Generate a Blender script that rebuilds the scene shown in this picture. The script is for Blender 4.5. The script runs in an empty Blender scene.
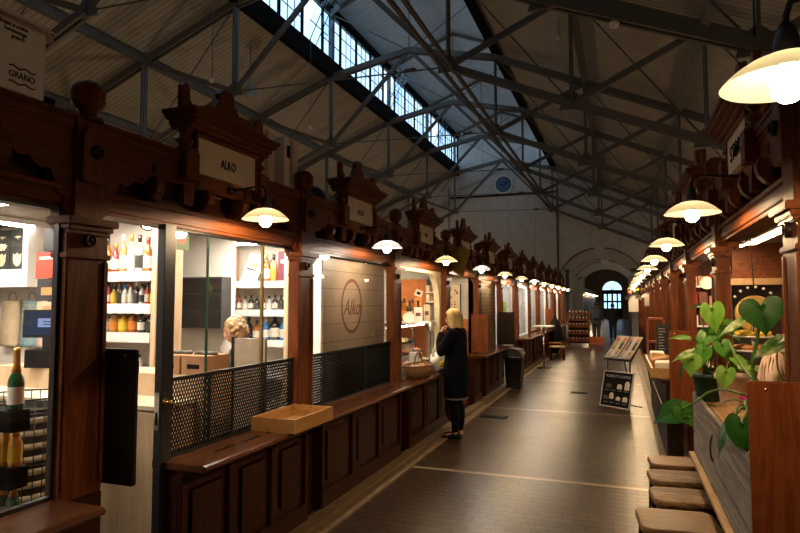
import bpy, bmesh, math, random
from mathutils import Vector, Matrix
random.seed(7)
PI = math.pi
S = bpy.context.scene
C = S.collection

# ------------------------------------------------------------------ camera
F = 600.0; H = 1.72; VX, VY = 621.0, 302.5
PHI = math.atan((VY - 266.5) / F)
PSI = math.atan((VX - 400) / (F / math.cos(PHI)))
FW = Vector((-math.sin(PSI) * math.cos(PHI), math.cos(PSI) * math.cos(PHI), math.sin(PHI)))
RT = Vector((math.cos(PSI), math.sin(PSI), 0)); UP = RT.cross(FW)
def at(x, y, X=None, Y=None, Z=None):
    """the world point seen at pixel x, y of an 800x533 frame on the plane X, Y or Z = const (used to measure the place)"""
    r = FW * F + RT * (x - 400) - UP * (y - 266.5)
    t = X / r.x if X is not None else (Y / r.y if Y is not None else (Z - H) / r.z)
    return Vector((0, 0, H)) + r * t
cam = bpy.data.cameras.new('camera'); cam.sensor_width = 36; cam.lens = 36 * F / 800; cam.clip_start = .05; cam.clip_end = 300
co = bpy.data.objects.new('camera', cam); C.objects.link(co)
co.location = (0, 0, H); co.rotation_euler = (PI / 2 + PHI, 0, PSI); S.camera = co

# ------------------------------------------------------------------ mesh builder
class MB:
    def __init__(s): s.v = []; s.f = []; s.sm = []
    def add(s, vs, fs, smooth=False):
        n = len(s.v); s.v += [tuple(p) for p in vs]
        for f in fs: s.f.append(tuple(i + n for i in f)); s.sm.append(smooth)
        return s
    def box(s, x0, x1, y0, y1, z0, z1):
        x0, x1 = sorted((x0, x1)); y0, y1 = sorted((y0, y1)); z0, z1 = sorted((z0, z1))
        vs = [(x0,y0,z0),(x1,y0,z0),(x1,y1,z0),(x0,y1,z0),(x0,y0,z1),(x1,y0,z1),(x1,y1,z1),(x0,y1,z1)]
        return s.add(vs, [(0,3,2,1),(4,5,6,7),(0,1,5,4),(1,2,6,5),(2,3,7,6),(3,0,4,7)])
    def obox(s, c, sz, M):
        """box of size sz centred on c, turned by the 3x3 matrix M"""
        a, b, d = sz[0] / 2, sz[1] / 2, sz[2] / 2; c = Vector(c)
        vs = [c + M @ Vector(p) for p in [(-a,-b,-d),(a,-b,-d),(a,b,-d),(-a,b,-d),(-a,-b,d),(a,-b,d),(a,b,d),(-a,b,d)]]
        return s.add(vs, [(0,3,2,1),(4,5,6,7),(0,1,5,4),(1,2,6,5),(2,3,7,6),(3,0,4,7)])
    def lathe(s, prof, c=(0,0,0), n=20, axis='z', cap=True):
        vs = []; fs = []
        for r, h in prof:
            for i in range(n):
                a = 2 * PI * i / n; p = (r * math.cos(a), r * math.sin(a), h)
                if axis == 'x': p = (p[2], p[0], p[1])
                if axis == 'y': p = (p[1], p[2], p[0])
                vs.append((p[0] + c[0], p[1] + c[1], p[2] + c[2]))
        for j in range(len(prof) - 1):
            for i in range(n):
                k = (i + 1) % n; fs.append((j*n+i, j*n+k, (j+1)*n+k, (j+1)*n+i))
        s.add(vs, fs, True)
        if cap:
            m = len(s.v) - len(vs)
            if prof[0][0] > 1e-5: s.f.append(tuple(m + i for i in reversed(range(n)))); s.sm.append(False)
            if prof[-1][0] > 1e-5: s.f.append(tuple(m + (len(prof)-1)*n + i for i in range(n))); s.sm.append(False)
        return s
    def prism(s, poly, a, b, axis='y'):
        """2-D outline pushed from a to b along an axis: (x,z) for y, (y,z) for x, (x,y) for z"""
        def P(p, t): return (p[0], t, p[1]) if axis == 'y' else ((t, p[0], p[1]) if axis == 'x' else (p[0], p[1], t))
        n = len(poly); vs = [P(p, a) for p in poly] + [P(p, b) for p in poly]
        fs = [(i, (i+1) % n, n + (i+1) % n, n + i) for i in range(n)] + [tuple(reversed(range(n))), tuple(range(n, 2*n))]
        return s.add(vs, fs)
    def tube(s, pts, r, n=8, cap=True, flat=1.0):
        pts = [Vector(p) for p in pts]; rs = r if isinstance(r, (list, tuple)) else [r] * len(pts)
        vs = []; fs = []; up = None
        for i, p in enumerate(pts):
            t = (pts[min(i+1, len(pts)-1)] - pts[max(i-1, 0)]).normalized()
            if up is None: up = Vector((0,0,1)) if abs(t.z) < .9 else Vector((1,0,0))
            sx = t.cross(up)
            if sx.length < 1e-4: sx = t.orthogonal()
            sx.normalize(); up = sx.cross(t).normalized()
            for k in range(n):
                a = 2 * PI * k / n; vs.append(p + sx * (rs[i] * math.cos(a)) + up * (rs[i] * flat * math.sin(a)))
        for j in range(len(pts) - 1):
            for k in range(n):
                q = (k + 1) % n; fs.append((j*n+k, j*n+q, (j+1)*n+q, (j+1)*n+k))
        m = len(s.v); s.add(vs, fs, True)
        if cap:
            s.f.append(tuple(m + i for i in reversed(range(n)))); s.sm.append(False)
            s.f.append(tuple(m + (len(pts)-1)*n + i for i in range(n))); s.sm.append(False)
        return s
    def bar(s, a, b, w, h):
        """straight rectangular bar from a to b"""
        a, b = Vector(a), Vector(b); t = (b - a); L = t.length; t.normalize()
        u = Vector((0,0,1)) if abs(t.z) < .95 else Vector((0,1,0))
        sx = t.cross(u).normalized(); u = sx.cross(t)
        M = Matrix((sx, t, u)).transposed()
        return s.obox((a + b) / 2, (w, L, h), M)
    def loft(s, rings, cap=True):
        n = len(rings[0]); vs = [p for r in rings for p in r]; fs = []
        for j in range(len(rings) - 1):
            for k in range(n):
                q = (k + 1) % n; fs.append((j*n+k, j*n+q, (j+1)*n+q, (j+1)*n+k))
        m = len(s.v); s.add(vs, fs, True)
        if cap:
            s.f.append(tuple(m + i for i in reversed(range(n)))); s.sm.append(False)
            s.f.append(tuple(m + (len(rings)-1)*n + i for i in range(n))); s.sm.append(False)
        return s
    def xf(s, M):
        s.v = [tuple(M @ Vector(p)) for p in s.v]; return s
    def obj(s, name, mat, parent=None, loc=(0,0,0), rot=(0,0,0), bevel=0, label=None):
        me = bpy.data.meshes.new(name); me.from_pydata(s.v, [], s.f); me.polygons.foreach_set('use_smooth', s.sm)
        bm = bmesh.new(); bm.from_mesh(me); bmesh.ops.recalc_face_normals(bm, faces=bm.faces)
        if bevel:
            ed = [e for e in bm.edges if len(e.link_faces) == 2 and e.calc_face_angle(0) > .6 and not e.smooth == False]
            bmesh.ops.bevel(bm, geom=ed, offset=bevel, segments=2, affect='EDGES', clamp_overlap=True)
        bm.to_mesh(me); bm.free()
        for m in (mat if isinstance(mat, (list, tuple)) else [mat]): me.materials.append(m)
        o = bpy.data.objects.new(name, me); C.objects.link(o); o.location = loc; o.rotation_euler = rot
        if parent: o.parent = parent
        if label: o['label'] = label
        return o

def box(name, mat, b, parent=None, bevel=0, label=None, loc=(0,0,0), rot=(0,0,0)):
    return MB().box(*b).obj(name, mat, parent, loc, rot, bevel, label)
def tag(o, label, cat, group=None, kind=None):
    o['label'] = label; o['category'] = cat
    if group: o['group'] = group
    if kind: o['kind'] = kind
    return o
def thing(name, label, cat, loc=(0,0,0), rz=0, group=None, rot=None):
    o = bpy.data.objects.new(name, None); C.objects.link(o); o.location = loc; o.rotation_euler = rot or (0,0,rz)
    o.empty_display_size = .1
    return tag(o, label, cat, group)
def struct(o):
    o['kind'] = 'structure'; return o
def sroot(name, loc=(0,0,0), rz=0):
    o = bpy.data.objects.new(name, None); C.objects.link(o); o.location = loc; o.rotation_euler = (0,0,rz); o['kind'] = 'structure'; return o
def dup(root, loc, rz=None, label=None, group=None, scale=None):
    """a thing with its parts and their sub-parts, copied; meshes are shared"""
    def cp(o, par):
        c = o.copy(); C.objects.link(c)
        if par: c.parent = par
        for k in list(o.children): cp(k, c)
        return c
    r = cp(root, None); r.location = loc
    if rz is not None: r.rotation_euler = (0, 0, rz)
    if label: r['label'] = label
    if group: r['group'] = group
    if scale: r.scale = scale
    return r
def text(name, s, size, mat, parent=None, loc=(0,0,0), M=None, depth=.002, align='CENTER', shear=0, sx=1.0):
    cu = bpy.data.curves.new(name, 'FONT'); cu.body = s; cu.size = size; cu.align_x = align; cu.align_y = 'CENTER'; cu.extrude = depth; cu.shear = shear
    t = bpy.data.objects.new(name, cu); C.objects.link(t)
    dg = bpy.context.evaluated_depsgraph_get(); me = bpy.data.meshes.new_from_object(t.evaluated_get(dg))
    bpy.data.objects.remove(t); me.name = name
    X = Matrix(((sx,0,0),(0,1,0),(0,0,1)))
    for v in me.vertices: v.co = (M if M else Matrix.Identity(3)) @ (X @ v.co)
    me.materials.clear(); me.materials.append(mat)
    o = bpy.data.objects.new(name, me); C.objects.link(o); o.location = loc
    if parent: o.parent = parent
    return o
TX = Matrix(((0,0,1),(1,0,0),(0,1,0)))      # lettering that faces +X
TXN = Matrix(((0,0,-1),(-1,0,0),(0,1,0)))   # lettering that faces -X
TYN = Matrix(((1,0,0),(0,0,-1),(0,1,0)))    # lettering that faces -Y

# ------------------------------------------------------------------ materials
def nmat(name):
    m = bpy.data.materials.new(name); m.use_nodes = True; nt = m.node_tree; nt.nodes.clear()
    out = nt.nodes.new('ShaderNodeOutputMaterial'); return m, nt, out
def bsdf(nt, col, rough=.5, metal=0, spec=.5):
    b = nt.nodes.new('ShaderNodeBsdfPrincipled')
    b.inputs['Base Color'].default_value = (*col, 1); b.inputs['Roughness'].default_value = rough
    b.inputs['Metallic'].default_value = metal; b.inputs['Specular IOR Level'].default_value = spec
    return b
def plain(name, col, rough=.5, metal=0, spec=.5, vary=.12, scale=14, bump=0):
    m, nt, out = nmat(name); b = bsdf(nt, col, rough, metal, spec); L = nt.links.new
    tc = nt.nodes.new('ShaderNodeTexCoord'); nz = nt.nodes.new('ShaderNodeTexNoise'); nz.inputs['Scale'].default_value = scale
    L(tc.outputs['Object'], nz.inputs['Vector'])
    r = nt.nodes.new('ShaderNodeValToRGB')
    r.color_ramp.elements[0].color = (*[c * (1 - vary) for c in col], 1); r.color_ramp.elements[1].color = (*[min(1, c * (1 + vary)) for c in col], 1)
    r.color_ramp.elements[0].position = .3; r.color_ramp.elements[1].position = .7
    L(nz.outputs['Fac'], r.inputs['Fac']); L(r.outputs['Color'], b.inputs['Base Color'])
    if bump:
        bp = nt.nodes.new('ShaderNodeBump'); bp.inputs['Strength'].default_value = bump; bp.inputs['Distance'].default_value = .01
        L(nz.outputs['Fac'], bp.inputs['Height']); L(bp.outputs['Normal'], b.inputs['Normal'])
    L(b.outputs['BSDF'], out.inputs['Surface']); return m
def wood(name, c1, c2, axis='z', rough=.5, scale=5, stretch=9, spec=.16, bump=.15):
    m, nt, out = nmat(name); b = bsdf(nt, c1, rough, 0, spec); L = nt.links.new
    tc = nt.nodes.new('ShaderNodeTexCoord'); mp = nt.nodes.new('ShaderNodeMapping')
    k = {'x': (1/stretch, 1, 1), 'y': (1, 1/stretch, 1), 'z': (1, 1, 1/stretch)}[axis]
    mp.inputs['Scale'].default_value = [scale * q for q in k]
    L(tc.outputs['Object'], mp.inputs['Vector'])
    nz = nt.nodes.new('ShaderNodeTexNoise'); nz.inputs['Scale'].default_value = 2.2; nz.inputs['Detail'].default_value = 5; nz.inputs['Distortion'].default_value = 1.6
    L(mp.outputs['Vector'], nz.inputs['Vector'])
    mu = nt.nodes.new('ShaderNodeMath'); mu.operation = 'MULTIPLY'; mu.inputs[1].default_value = 7
    fr = nt.nodes.new('ShaderNodeMath'); fr.operation = 'PINGPONG'; fr.inputs[1].default_value = 1
    L(nz.outputs['Fac'], mu.inputs[0]); L(mu.outputs[0], fr.inputs[0])
    r = nt.nodes.new('ShaderNodeValToRGB'); r.color_ramp.elements[0].color = (*c1, 1); r.color_ramp.elements[1].color = (*c2, 1)
    L(fr.outputs[0], r.inputs['Fac']); L(r.outputs['Color'], b.inputs['Base Color'])
    if bump:
        bp = nt.nodes.new('ShaderNodeBump'); bp.inputs['Strength'].default_value = bump; bp.inputs['Distance'].default_value = .004
        L(fr.outputs[0], bp.inputs['Height']); L(bp.outputs['Normal'], b.inputs['Normal'])
    L(b.outputs['BSDF'], out.inputs['Surface']); return m
def emit(name, col, st, two=True):
    m, nt, out = nmat(name); e = nt.nodes.new('ShaderNodeEmission'); e.inputs['Color'].default_value = (*col, 1); e.inputs['Strength'].default_value = st
    nt.links.new(e.outputs[0], out.inputs['Surface']); return m
def glassm(name, tint=(1,1,1), refl=.5, rough=.02):
    """thin pane: see-through with the mirror sheen of glass"""
    m, nt, out = nmat(name); L = nt.links.new
    t = nt.nodes.new('ShaderNodeBsdfTransparent'); t.inputs['Color'].default_value = (*tint, 1)
    g = nt.nodes.new('ShaderNodeBsdfGlossy'); g.inputs['Roughness'].default_value = rough
    f = nt.nodes.new('ShaderNodeLayerWeight'); f.inputs['Blend'].default_value = .5
    pw = nt.nodes.new('ShaderNodeMath'); pw.operation = 'POWER'; pw.inputs[1].default_value = 5; L(f.outputs['Facing'], pw.inputs[0])
    mu = nt.nodes.new('ShaderNodeMath'); mu.operation = 'MULTIPLY_ADD'; mu.inputs[1].default_value = .9 * refl; mu.inputs[2].default_value = .045 * refl; L(pw.outputs[0], mu.inputs[0])
    mx = nt.nodes.new('ShaderNodeMixShader')
    L(mu.outputs[0], mx.inputs['Fac']); L(t.outputs[0], mx.inputs[1]); L(g.outputs[0], mx.inputs[2]); L(mx.outputs[0], out.inputs['Surface'])
    return m
def bands(name, c1, c2, axis, period, duty=.12, rough=.6, soft=False, bump=.4, metal=0):
    """evenly repeated strips along one axis: boards, corrugation, slats, stripes"""
    m, nt, out = nmat(name); b = bsdf(nt, c1, rough, metal); L = nt.links.new
    tc = nt.nodes.new('ShaderNodeTexCoord'); sp = nt.nodes.new('ShaderNodeSeparateXYZ'); L(tc.outputs['Object'], sp.inputs[0])
    d = nt.nodes.new('ShaderNodeMath'); d.operation = 'DIVIDE'; d.inputs[1].default_value = period; L(sp.outputs['XYZ'.index(axis.upper())], d.inputs[0])
    fr = nt.nodes.new('ShaderNodeMath'); fr.operation = 'FRACT'; L(d.outputs[0], fr.inputs[0])
    r = nt.nodes.new('ShaderNodeValToRGB'); e = r.color_ramp.elements
    if soft:
        e[0].color = (*c1, 1); e[1].color = (*c1, 1); e.new(.5).color = (*c2, 1)
    else:
        r.color_ramp.interpolation = 'CONSTANT'; e[0].color = (*c2, 1); e[1].position = duty; e[1].color = (*c1, 1)
    L(fr.outputs[0], r.inputs['Fac'])
    nz = nt.nodes.new('ShaderNodeTexNoise'); nz.inputs['Scale'].default_value = 3; L(tc.outputs['Object'], nz.inputs['Vector'])
    mx = nt.nodes.new('ShaderNodeMix'); mx.data_type = 'RGBA'; mx.blend_type = 'MULTIPLY'; mx.inputs['Factor'].default_value = .35
    L(r.outputs['Color'], mx.inputs[6]); L(nz.outputs['Fac'], mx.inputs[7]); L(mx.outputs[2], b.inputs['Base Color'])
    if bump:
        bp = nt.nodes.new('ShaderNodeBump'); bp.inputs['Strength'].default_value = bump; bp.inputs['Distance'].default_value = .02
        L(r.outputs['Color'], bp.inputs['Height']); L(bp.outputs['Normal'], b.inputs['Normal'])
    L(b.outputs['BSDF'], out.inputs['Surface']); return m
def dots(name, base, dot, scale=40, thr=.25):
    m, nt, out = nmat(name); b = bsdf(nt, base, .8); L = nt.links.new
    tc = nt.nodes.new('ShaderNodeTexCoord'); v = nt.nodes.new('ShaderNodeTexVoronoi'); v.inputs['Scale'].default_value = scale; v.inputs['Randomness'].default_value = .4
    L(tc.outputs['Object'], v.inputs['Vector'])
    r = nt.nodes.new('ShaderNodeValToRGB'); r.color_ramp.interpolation = 'CONSTANT'; r.color_ramp.elements[0].color = (*dot, 1); r.color_ramp.elements[1].position = thr; r.color_ramp.elements[1].color = (*base, 1)
    L(v.outputs['Distance'], r.inputs['Fac']); L(r.outputs['Color'], b.inputs['Base Color']); L(b.outputs['BSDF'], out.inputs['Surface']); return m
def opal(name, col):
    """enamelled pan shade that lets a little of its bulb's light through"""
    m, nt, out = nmat(name); L = nt.links.new
    d = nt.nodes.new('ShaderNodeBsdfDiffuse'); d.inputs['Color'].default_value = (*col, 1)
    t = nt.nodes.new('ShaderNodeBsdfTranslucent'); t.inputs['Color'].default_value = (*col, 1)
    mx = nt.nodes.new('ShaderNodeMixShader'); mx.inputs['Fac'].default_value = .30
    L(d.outputs[0], mx.inputs[1]); L(t.outputs[0], mx.inputs[2]); L(mx.outputs[0], out.inputs['Surface']); return m
def floor_mat():
    m, nt, out = nmat('floor_tiles'); b = bsdf(nt, (.1,.08,.06), .34, 0, .38); L = nt.links.new; N = nt.nodes.new
    tc = N('ShaderNodeTexCoord')
    br = N('ShaderNodeTexBrick'); br.inputs['Scale'].default_value = 1; br.inputs['Brick Width'].default_value = .19; br.inputs['Row Height'].default_value = .105
    br.inputs['Mortar Size'].default_value = .011; br.inputs['Mortar Smooth'].default_value = .15; br.offset = .5
    br.inputs['Color1'].default_value = FLC1; br.inputs['Color2'].default_value = FLC2; br.inputs['Mortar'].default_value = (.008,.006,.004,1)
    L(tc.outputs['Object'], br.inputs['Vector'])
    nz = N('ShaderNodeTexNoise'); nz.inputs['Scale'].default_value = 1.3; nz.inputs['Detail'].default_value = 6; L(tc.outputs['Object'], nz.inputs['Vector'])
    mx = N('ShaderNodeMix'); mx.data_type = 'RGBA'; mx.blend_type = 'MULTIPLY'; mx.inputs['Factor'].default_value = .5
    L(br.outputs['Color'], mx.inputs[6]); L(nz.outputs['Color'], mx.inputs[7])
    # pale joint lines that cross the aisle every 3.8 m
    sp = N('ShaderNodeSeparateXYZ'); L(tc.outputs['Object'], sp.inputs[0])
    a = N('ShaderNodeMath'); a.operation = 'SUBTRACT'; a.inputs[1].default_value = 2.22; L(sp.outputs[1], a.inputs[0])
    d = N('ShaderNodeMath'); d.operation = 'DIVIDE'; d.inputs[1].default_value = 3.82; L(a.outputs[0], d.inputs[0])
    fr = N('ShaderNodeMath'); fr.operation = 'FRACT'; L(d.outputs[0], fr.inputs[0])
    lt = N('ShaderNodeMath'); lt.operation = 'LESS_THAN'; lt.inputs[1].default_value = .017; L(fr.outputs[0], lt.inputs[0])
    m2 = N('ShaderNodeMix'); m2.data_type = 'RGBA'; m2.inputs[7].default_value = (.30,.23,.15,1)
    L(lt.outputs[0], m2.inputs['Factor']); L(mx.outputs[2], m2.inputs[6]); L(m2.outputs[2], b.inputs['Base Color'])
    rr = N('ShaderNodeMapRange'); rr.inputs['To Min'].default_value = .24; rr.inputs['To Max'].default_value = .40; L(nz.outputs['Fac'], rr.inputs['Value']); L(rr.outputs[0], b.inputs['Roughness'])
    bp = N('ShaderNodeBump'); bp.inputs['Strength'].default_value = .6; bp.inputs['Distance'].default_value = .005; bp.invert = True
    L(br.outputs['Fac'], bp.inputs['Height']); L(bp.outputs['Normal'], b.inputs['Normal'])
    L(b.outputs['BSDF'], out.inputs['Surface']); return m
FLC1 = (.082,.041,.016,1); FLC2 = (.045,.023,.0095,1)

W1, W2 = (.105,.028,.0075), (.185,.052,.0135)
wv = wood('dark_wood_upright', W1, W2, 'z'); wh = wood('dark_wood_lengthwise', W1, W2, 'y'); wx = wood('dark_wood_crosswise', W1, W2, 'x')
wo = wood('orange_brown_board', (.13,.034,.010), (.20,.056,.016), 'z', .4, 6)
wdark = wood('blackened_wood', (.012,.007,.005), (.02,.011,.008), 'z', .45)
wpanel = wood('base_panel_wood', (.030,.0088,.0036), (.044,.013,.005), 'z', .4)
wledge = wood('polished_ledge_wood', (.06,.022,.009), (.095,.034,.014), 'y', .22)
wpine = wood('pine_box_wood', (.42,.22,.075), (.52,.29,.11), 'y', .5, 4)
wlight = wood('light_birch', (.62,.44,.27), (.72,.53,.34), 'z', .45, 4, bump=.03)
wgrey = wood('weathered_plank', (.15,.125,.10), (.26,.22,.175), 'y', .75, 6, 12, bump=.5)
wtop = wood('oiled_counter_board', (.30,.17,.075), (.42,.26,.12), 'y', .5, 6, 10)
wseat = wood('rough_stool_wood', (.085,.040,.015), (.27,.15,.06), 'x', .45, 9, 5, bump=.9)
wseat2 = wood('smooth_stool_wood', (.15,.075,.027), (.19,.098,.036), 'x', .45, 4, 9, bump=.1)
black = plain('black_metal', (.012,.012,.013), .4); blackm = plain('matt_black', (.010,.009,.009), .9, 0, .1)
steel = plain('painted_roof_steel', (.115,.105,.09), .6); steeld = plain('dark_roof_steel', (.007,.0065,.006), .9, 0, .1)
roofm = bands('corrugated_roof', (.55,.50,.42), (.34,.30,.25), 'y', .15, .22, .7, False, .5)
roofg = bands('grey_monitor_roof', (.58,.59,.60), (.40,.41,.42), 'y', .22, .14, .7, False, .5)
wallm = bands('painted_end_wall', (.70,.69,.66), (.56,.55,.53), 'x', 1.35, .03, .8, False, .2)
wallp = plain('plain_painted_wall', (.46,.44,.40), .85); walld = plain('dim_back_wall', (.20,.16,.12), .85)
white = plain('white_paint', (.80,.78,.74), .5, vary=.03); cream = plain('cream_panel', (.68,.58,.44), .6, vary=.05)
cardw = plain('white_carton', (.82,.80,.77), .8, vary=.05); cardt = plain('taped_carton', (.70,.60,.50), .8, vary=.06); cardb = plain('brown_cardboard', (.42,.22,.10), .8)
ink = plain('black_ink', (.010,.008,.008), .9, 0, .05); redtrim = plain('dark_red_trim', (.15,.04,.025), .6)
stone = plain('kerb_stone', (.22,.15,.08), .5, vary=.25, scale=6)
chrome = plain('chrome', (.7,.7,.7), .18, 1); brass = plain('brass', (.75,.5,.16), .25, 1)
glass = glassm('shop_glass'); glassr = glassm('roof_glass', (.88,.95,1), .5); bottle_clear = glassm('clear_vessel_glass', (.9,.9,.9), .8)
shade = opal('lamp_enamel', (.95,.87,.62)); shadew = opal('white_lamp_enamel', (.95,.94,.90))
bulb = emit('warm_bulb', (1,.80,.50), 34); bulbc = emit('neutral_bulb', (1,.94,.84), 34)
# ------------------------------------------------------------------ the hall
YE = 31.0                                   # far gable wall
XL, XR = -2.42, .66                         # stall fronts
struct(box('floor', floor_mat(), (-15.3, 3.7, -4, 72, -.12, 0)))
MR = (-8.1, -3.1); MC = -5.6
def slab(name, poly, y0, y1, m): return struct(MB().prism(poly, y0, y1, 'y').obj(name, m))
slab('ceiling', [(-8.1, 8.75), (-15.3, 5.83), (-15.3, 6.0), (-8.1, 8.92)], -4, YE, roofm)
slab('ceiling', [(-3.1, 8.70), (3.7, 5.72), (3.7, 5.9), (-3.1, 8.9)], -4, YE, roofm)
slab('ceiling', [(-8.35, 10.62), (MC, 11.65), (-2.85, 10.62), (-2.85, 10.8), (MC, 11.85), (-8.35, 10.8)], -4, YE, roofg)
struct(box('wall_left', wallp, (-15.3, -15.15, -4, YE, 0, 6)))
struct(box('wall_right', wallp, (3.55, 3.7, -4, YE, 0, 6)))
back = [(-15.3,0),(-15.3,5.9),(-8.1,8.85),(-8.1,10.7),(MC,11.7),(-3.1,10.7),(-3.1,8.8),(3.7,5.8),(3.7,0)]
slab('wall_back', back, -4.15, -4, wallp)
AC = -.93
def arc(hw, spring, rise, n=18, rev=False):
    R = (hw * hw + rise * rise) / (2 * rise); a0 = math.asin(hw / R); cz = spring + rise - R
    p = [(AC + R * math.sin(-a0 + 2 * a0 * i / n), cz + R * math.cos(-a0 + 2 * a0 * i / n)) for i in range(n + 1)]
    return p[::-1] if rev else p
def archwall(name, outline, y0, y1, m):
    a = arc(1.40, 3.16, .70, rev=True)
    poly = outline + [(AC + 1.40, 0)] + a + [(AC - 1.40, 0)]
    return struct(MB().prism(poly, y0, y1, 'y').obj(name, m))
archwall('wall_far', back, YE, YE + .35, wallm)
archwall('wall_passage', [(-3.6,0),(-3.6,5.4),(2.4,5.4),(2.4,0)], 41, 41.3, wallp)
def archtrim(n, y):
    ring = arc(1.80, 3.36, 1.02) + arc(1.42, 3.18, .70, rev=True)
    r = struct(MB().prism(ring + [], y - .07, y, 'y').obj('trim_%d' % n, wallp))
    red = arc(1.86, 3.36, 1.07) + arc(1.80, 3.36, 1.02, rev=True)
    MB().prism(red, y - .10, y, 'y').obj('moulding', redtrim, r)
    MB().prism([(AC-.20,4.10),(AC-.25,4.52),(AC+.25,4.52),(AC+.20,4.10)], y - .14, y, 'y').obj('keystone', plain('keystone_%d' % n, (.6,.57,.52), .8), r)
    for sx in (-1, 1): MB().box(AC + sx*1.80, AC + sx*1.42, y - .07, y, 0, 3.36).obj('jamb_facing', wallp, r)
archtrim(1, YE); archtrim(2, 41)
# gable moulding, pilaster edges and string course on the far wall
t = struct(MB().bar((-8.0, YE-.03, 7.72), (MC, YE-.03, 8.72), .06, .10).bar((MC, YE-.03, 8.72), (-3.1, YE-.03, 7.72), .06, .10).obj('trim_3', wallp))
MB().box(-2.98, -2.88, YE-.05, YE, 0, 7.6).obj('edge_strip', plain('brown_edge', (.16,.10,.06), .7), t)
MB().box(-8.62, -8.54, YE-.05, YE, 0, 7.9).obj('edge_strip', plain('brown_edge_left', (.30,.27,.24), .7), t)
struct(MB().box(-8.5, -3.0, YE-.06, YE, 7.28, 7.36).obj('trim_4', steeld))
# passage beyond the arch, second wing, end door with fanlight
struct(box('wall_passage_left', wallp, (-3.75, -3.6, YE+.35, 72, 0, 5.4)))
struct(box('wall_passage_right', wallp, (2.4, 2.55, YE+.35, 72, 0, 5.4)))
struct(box('ceiling', wallp, (-3.75, 2.55, YE+.35, 72, 5.4, 5.55)))
DX, DY = -.86, 68.0
da = [(DX + .98 * math.cos(PI * i / 16), 3.02 + .98 * math.sin(PI * i / 16)) for i in range(17)]
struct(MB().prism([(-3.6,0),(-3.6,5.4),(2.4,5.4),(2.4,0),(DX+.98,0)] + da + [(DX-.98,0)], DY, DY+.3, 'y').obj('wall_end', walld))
door = sroot('door_1', (DX, DY + .1, 0))
fd = MB(); cols = [(-.98,-.84),(-.58,-.42),(-.10,.10),(.42,.58),(.84,.98)]
for a, b in cols: fd.box(a, b, -.04, .04, 0, 3.0)
for z0, z1 in [(0,1.1),(1.72,1.92),(2.62,3.06)]: fd.box(-.98, .98, -.04, .04, z0, z1)
fd.obj('frame', wdark, door)
for a, b in ((-.90,-.55),(-.46,-.05),(.05,.46),(.55,.90)): box('pane', glassr, (a, b, -.005, .005, 1.0, 2.72), door)
MB().prism([(.96*math.cos(PI*i/16), 3.02+.96*math.sin(PI*i/16)) for i in range(17)], -.005, .005, 'y').obj('fanlight_pane', glassr, door)
fb = MB()
for k in range(1, 5): fb.bar((0,0,3.02), (.96*math.cos(PI*k/5), 0, 3.02+.96*math.sin(PI*k/5)), .03, .03)
fb.obj('glazing_bar', wdark, door)
# lantern windows, both long sides
def lantern(n, x, y, tilt):
    w = sroot('window_%d' % n, (x, y, 0)); m = MB()
    for a in (-.6, .54): m.box(-.02, .02, a, a + .06, 9.02, 10.56)
    m.box(-.02, .02, -.6, .6, 9.02, 9.08).box(-.02, .02, -.6, .6, 10.50, 10.56); m.obj('frame', steeld, w)
    sash = bpy.data.objects.new('sash', None); C.objects.link(sash); sash.parent = w; sash.location = (0, 0, 9.08)
    if tilt: sash.rotation_euler = (0, math.radians(26), 0)
    p = box('pane', glassr, (-.006, .006, -.53, .53, 0, 1.42), sash)
    b = MB()
    for a in (-.18, .18): b.box(-.008, .008, a - .011, a + .011, 0, 1.42)
    for z in (.02, .48, .95, 1.40): b.box(-.008, .008, -.53, .53, z - .012, z + .012)
    b.obj('glazing_bar', steeld, sash)
n = 1
for k in range(26):
    lantern(n, MR[0], .4 + 1.2 * k, k % 5 == 2 and k > 2); n += 1
for k in range(26):
    lantern(n, MR[1], .4 + 1.2 * k, False); n += 1
for i, x in enumerate(MR):
    struct(box('trim_%d' % (5 + 2*i), steeld, (x - .09, x + .09, -4, YE, 8.52, 9.04)))
    struct(box('trim_%d' % (6 + 2*i), steeld, (x - .09, x + .09, -4, YE, 10.55, 10.70)))
    struct(box('wall_lantern_%s' % ('left','right')[i], steeld, (x - .05, x + .05, -4, -.2, 9.03, 10.55)))
    struct(box('wall_lantern_%s' % ('left','right')[i], steeld, (x - .05, x + .05, 31.0-.02, 31.0, 9.03, 10.55)))
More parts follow.
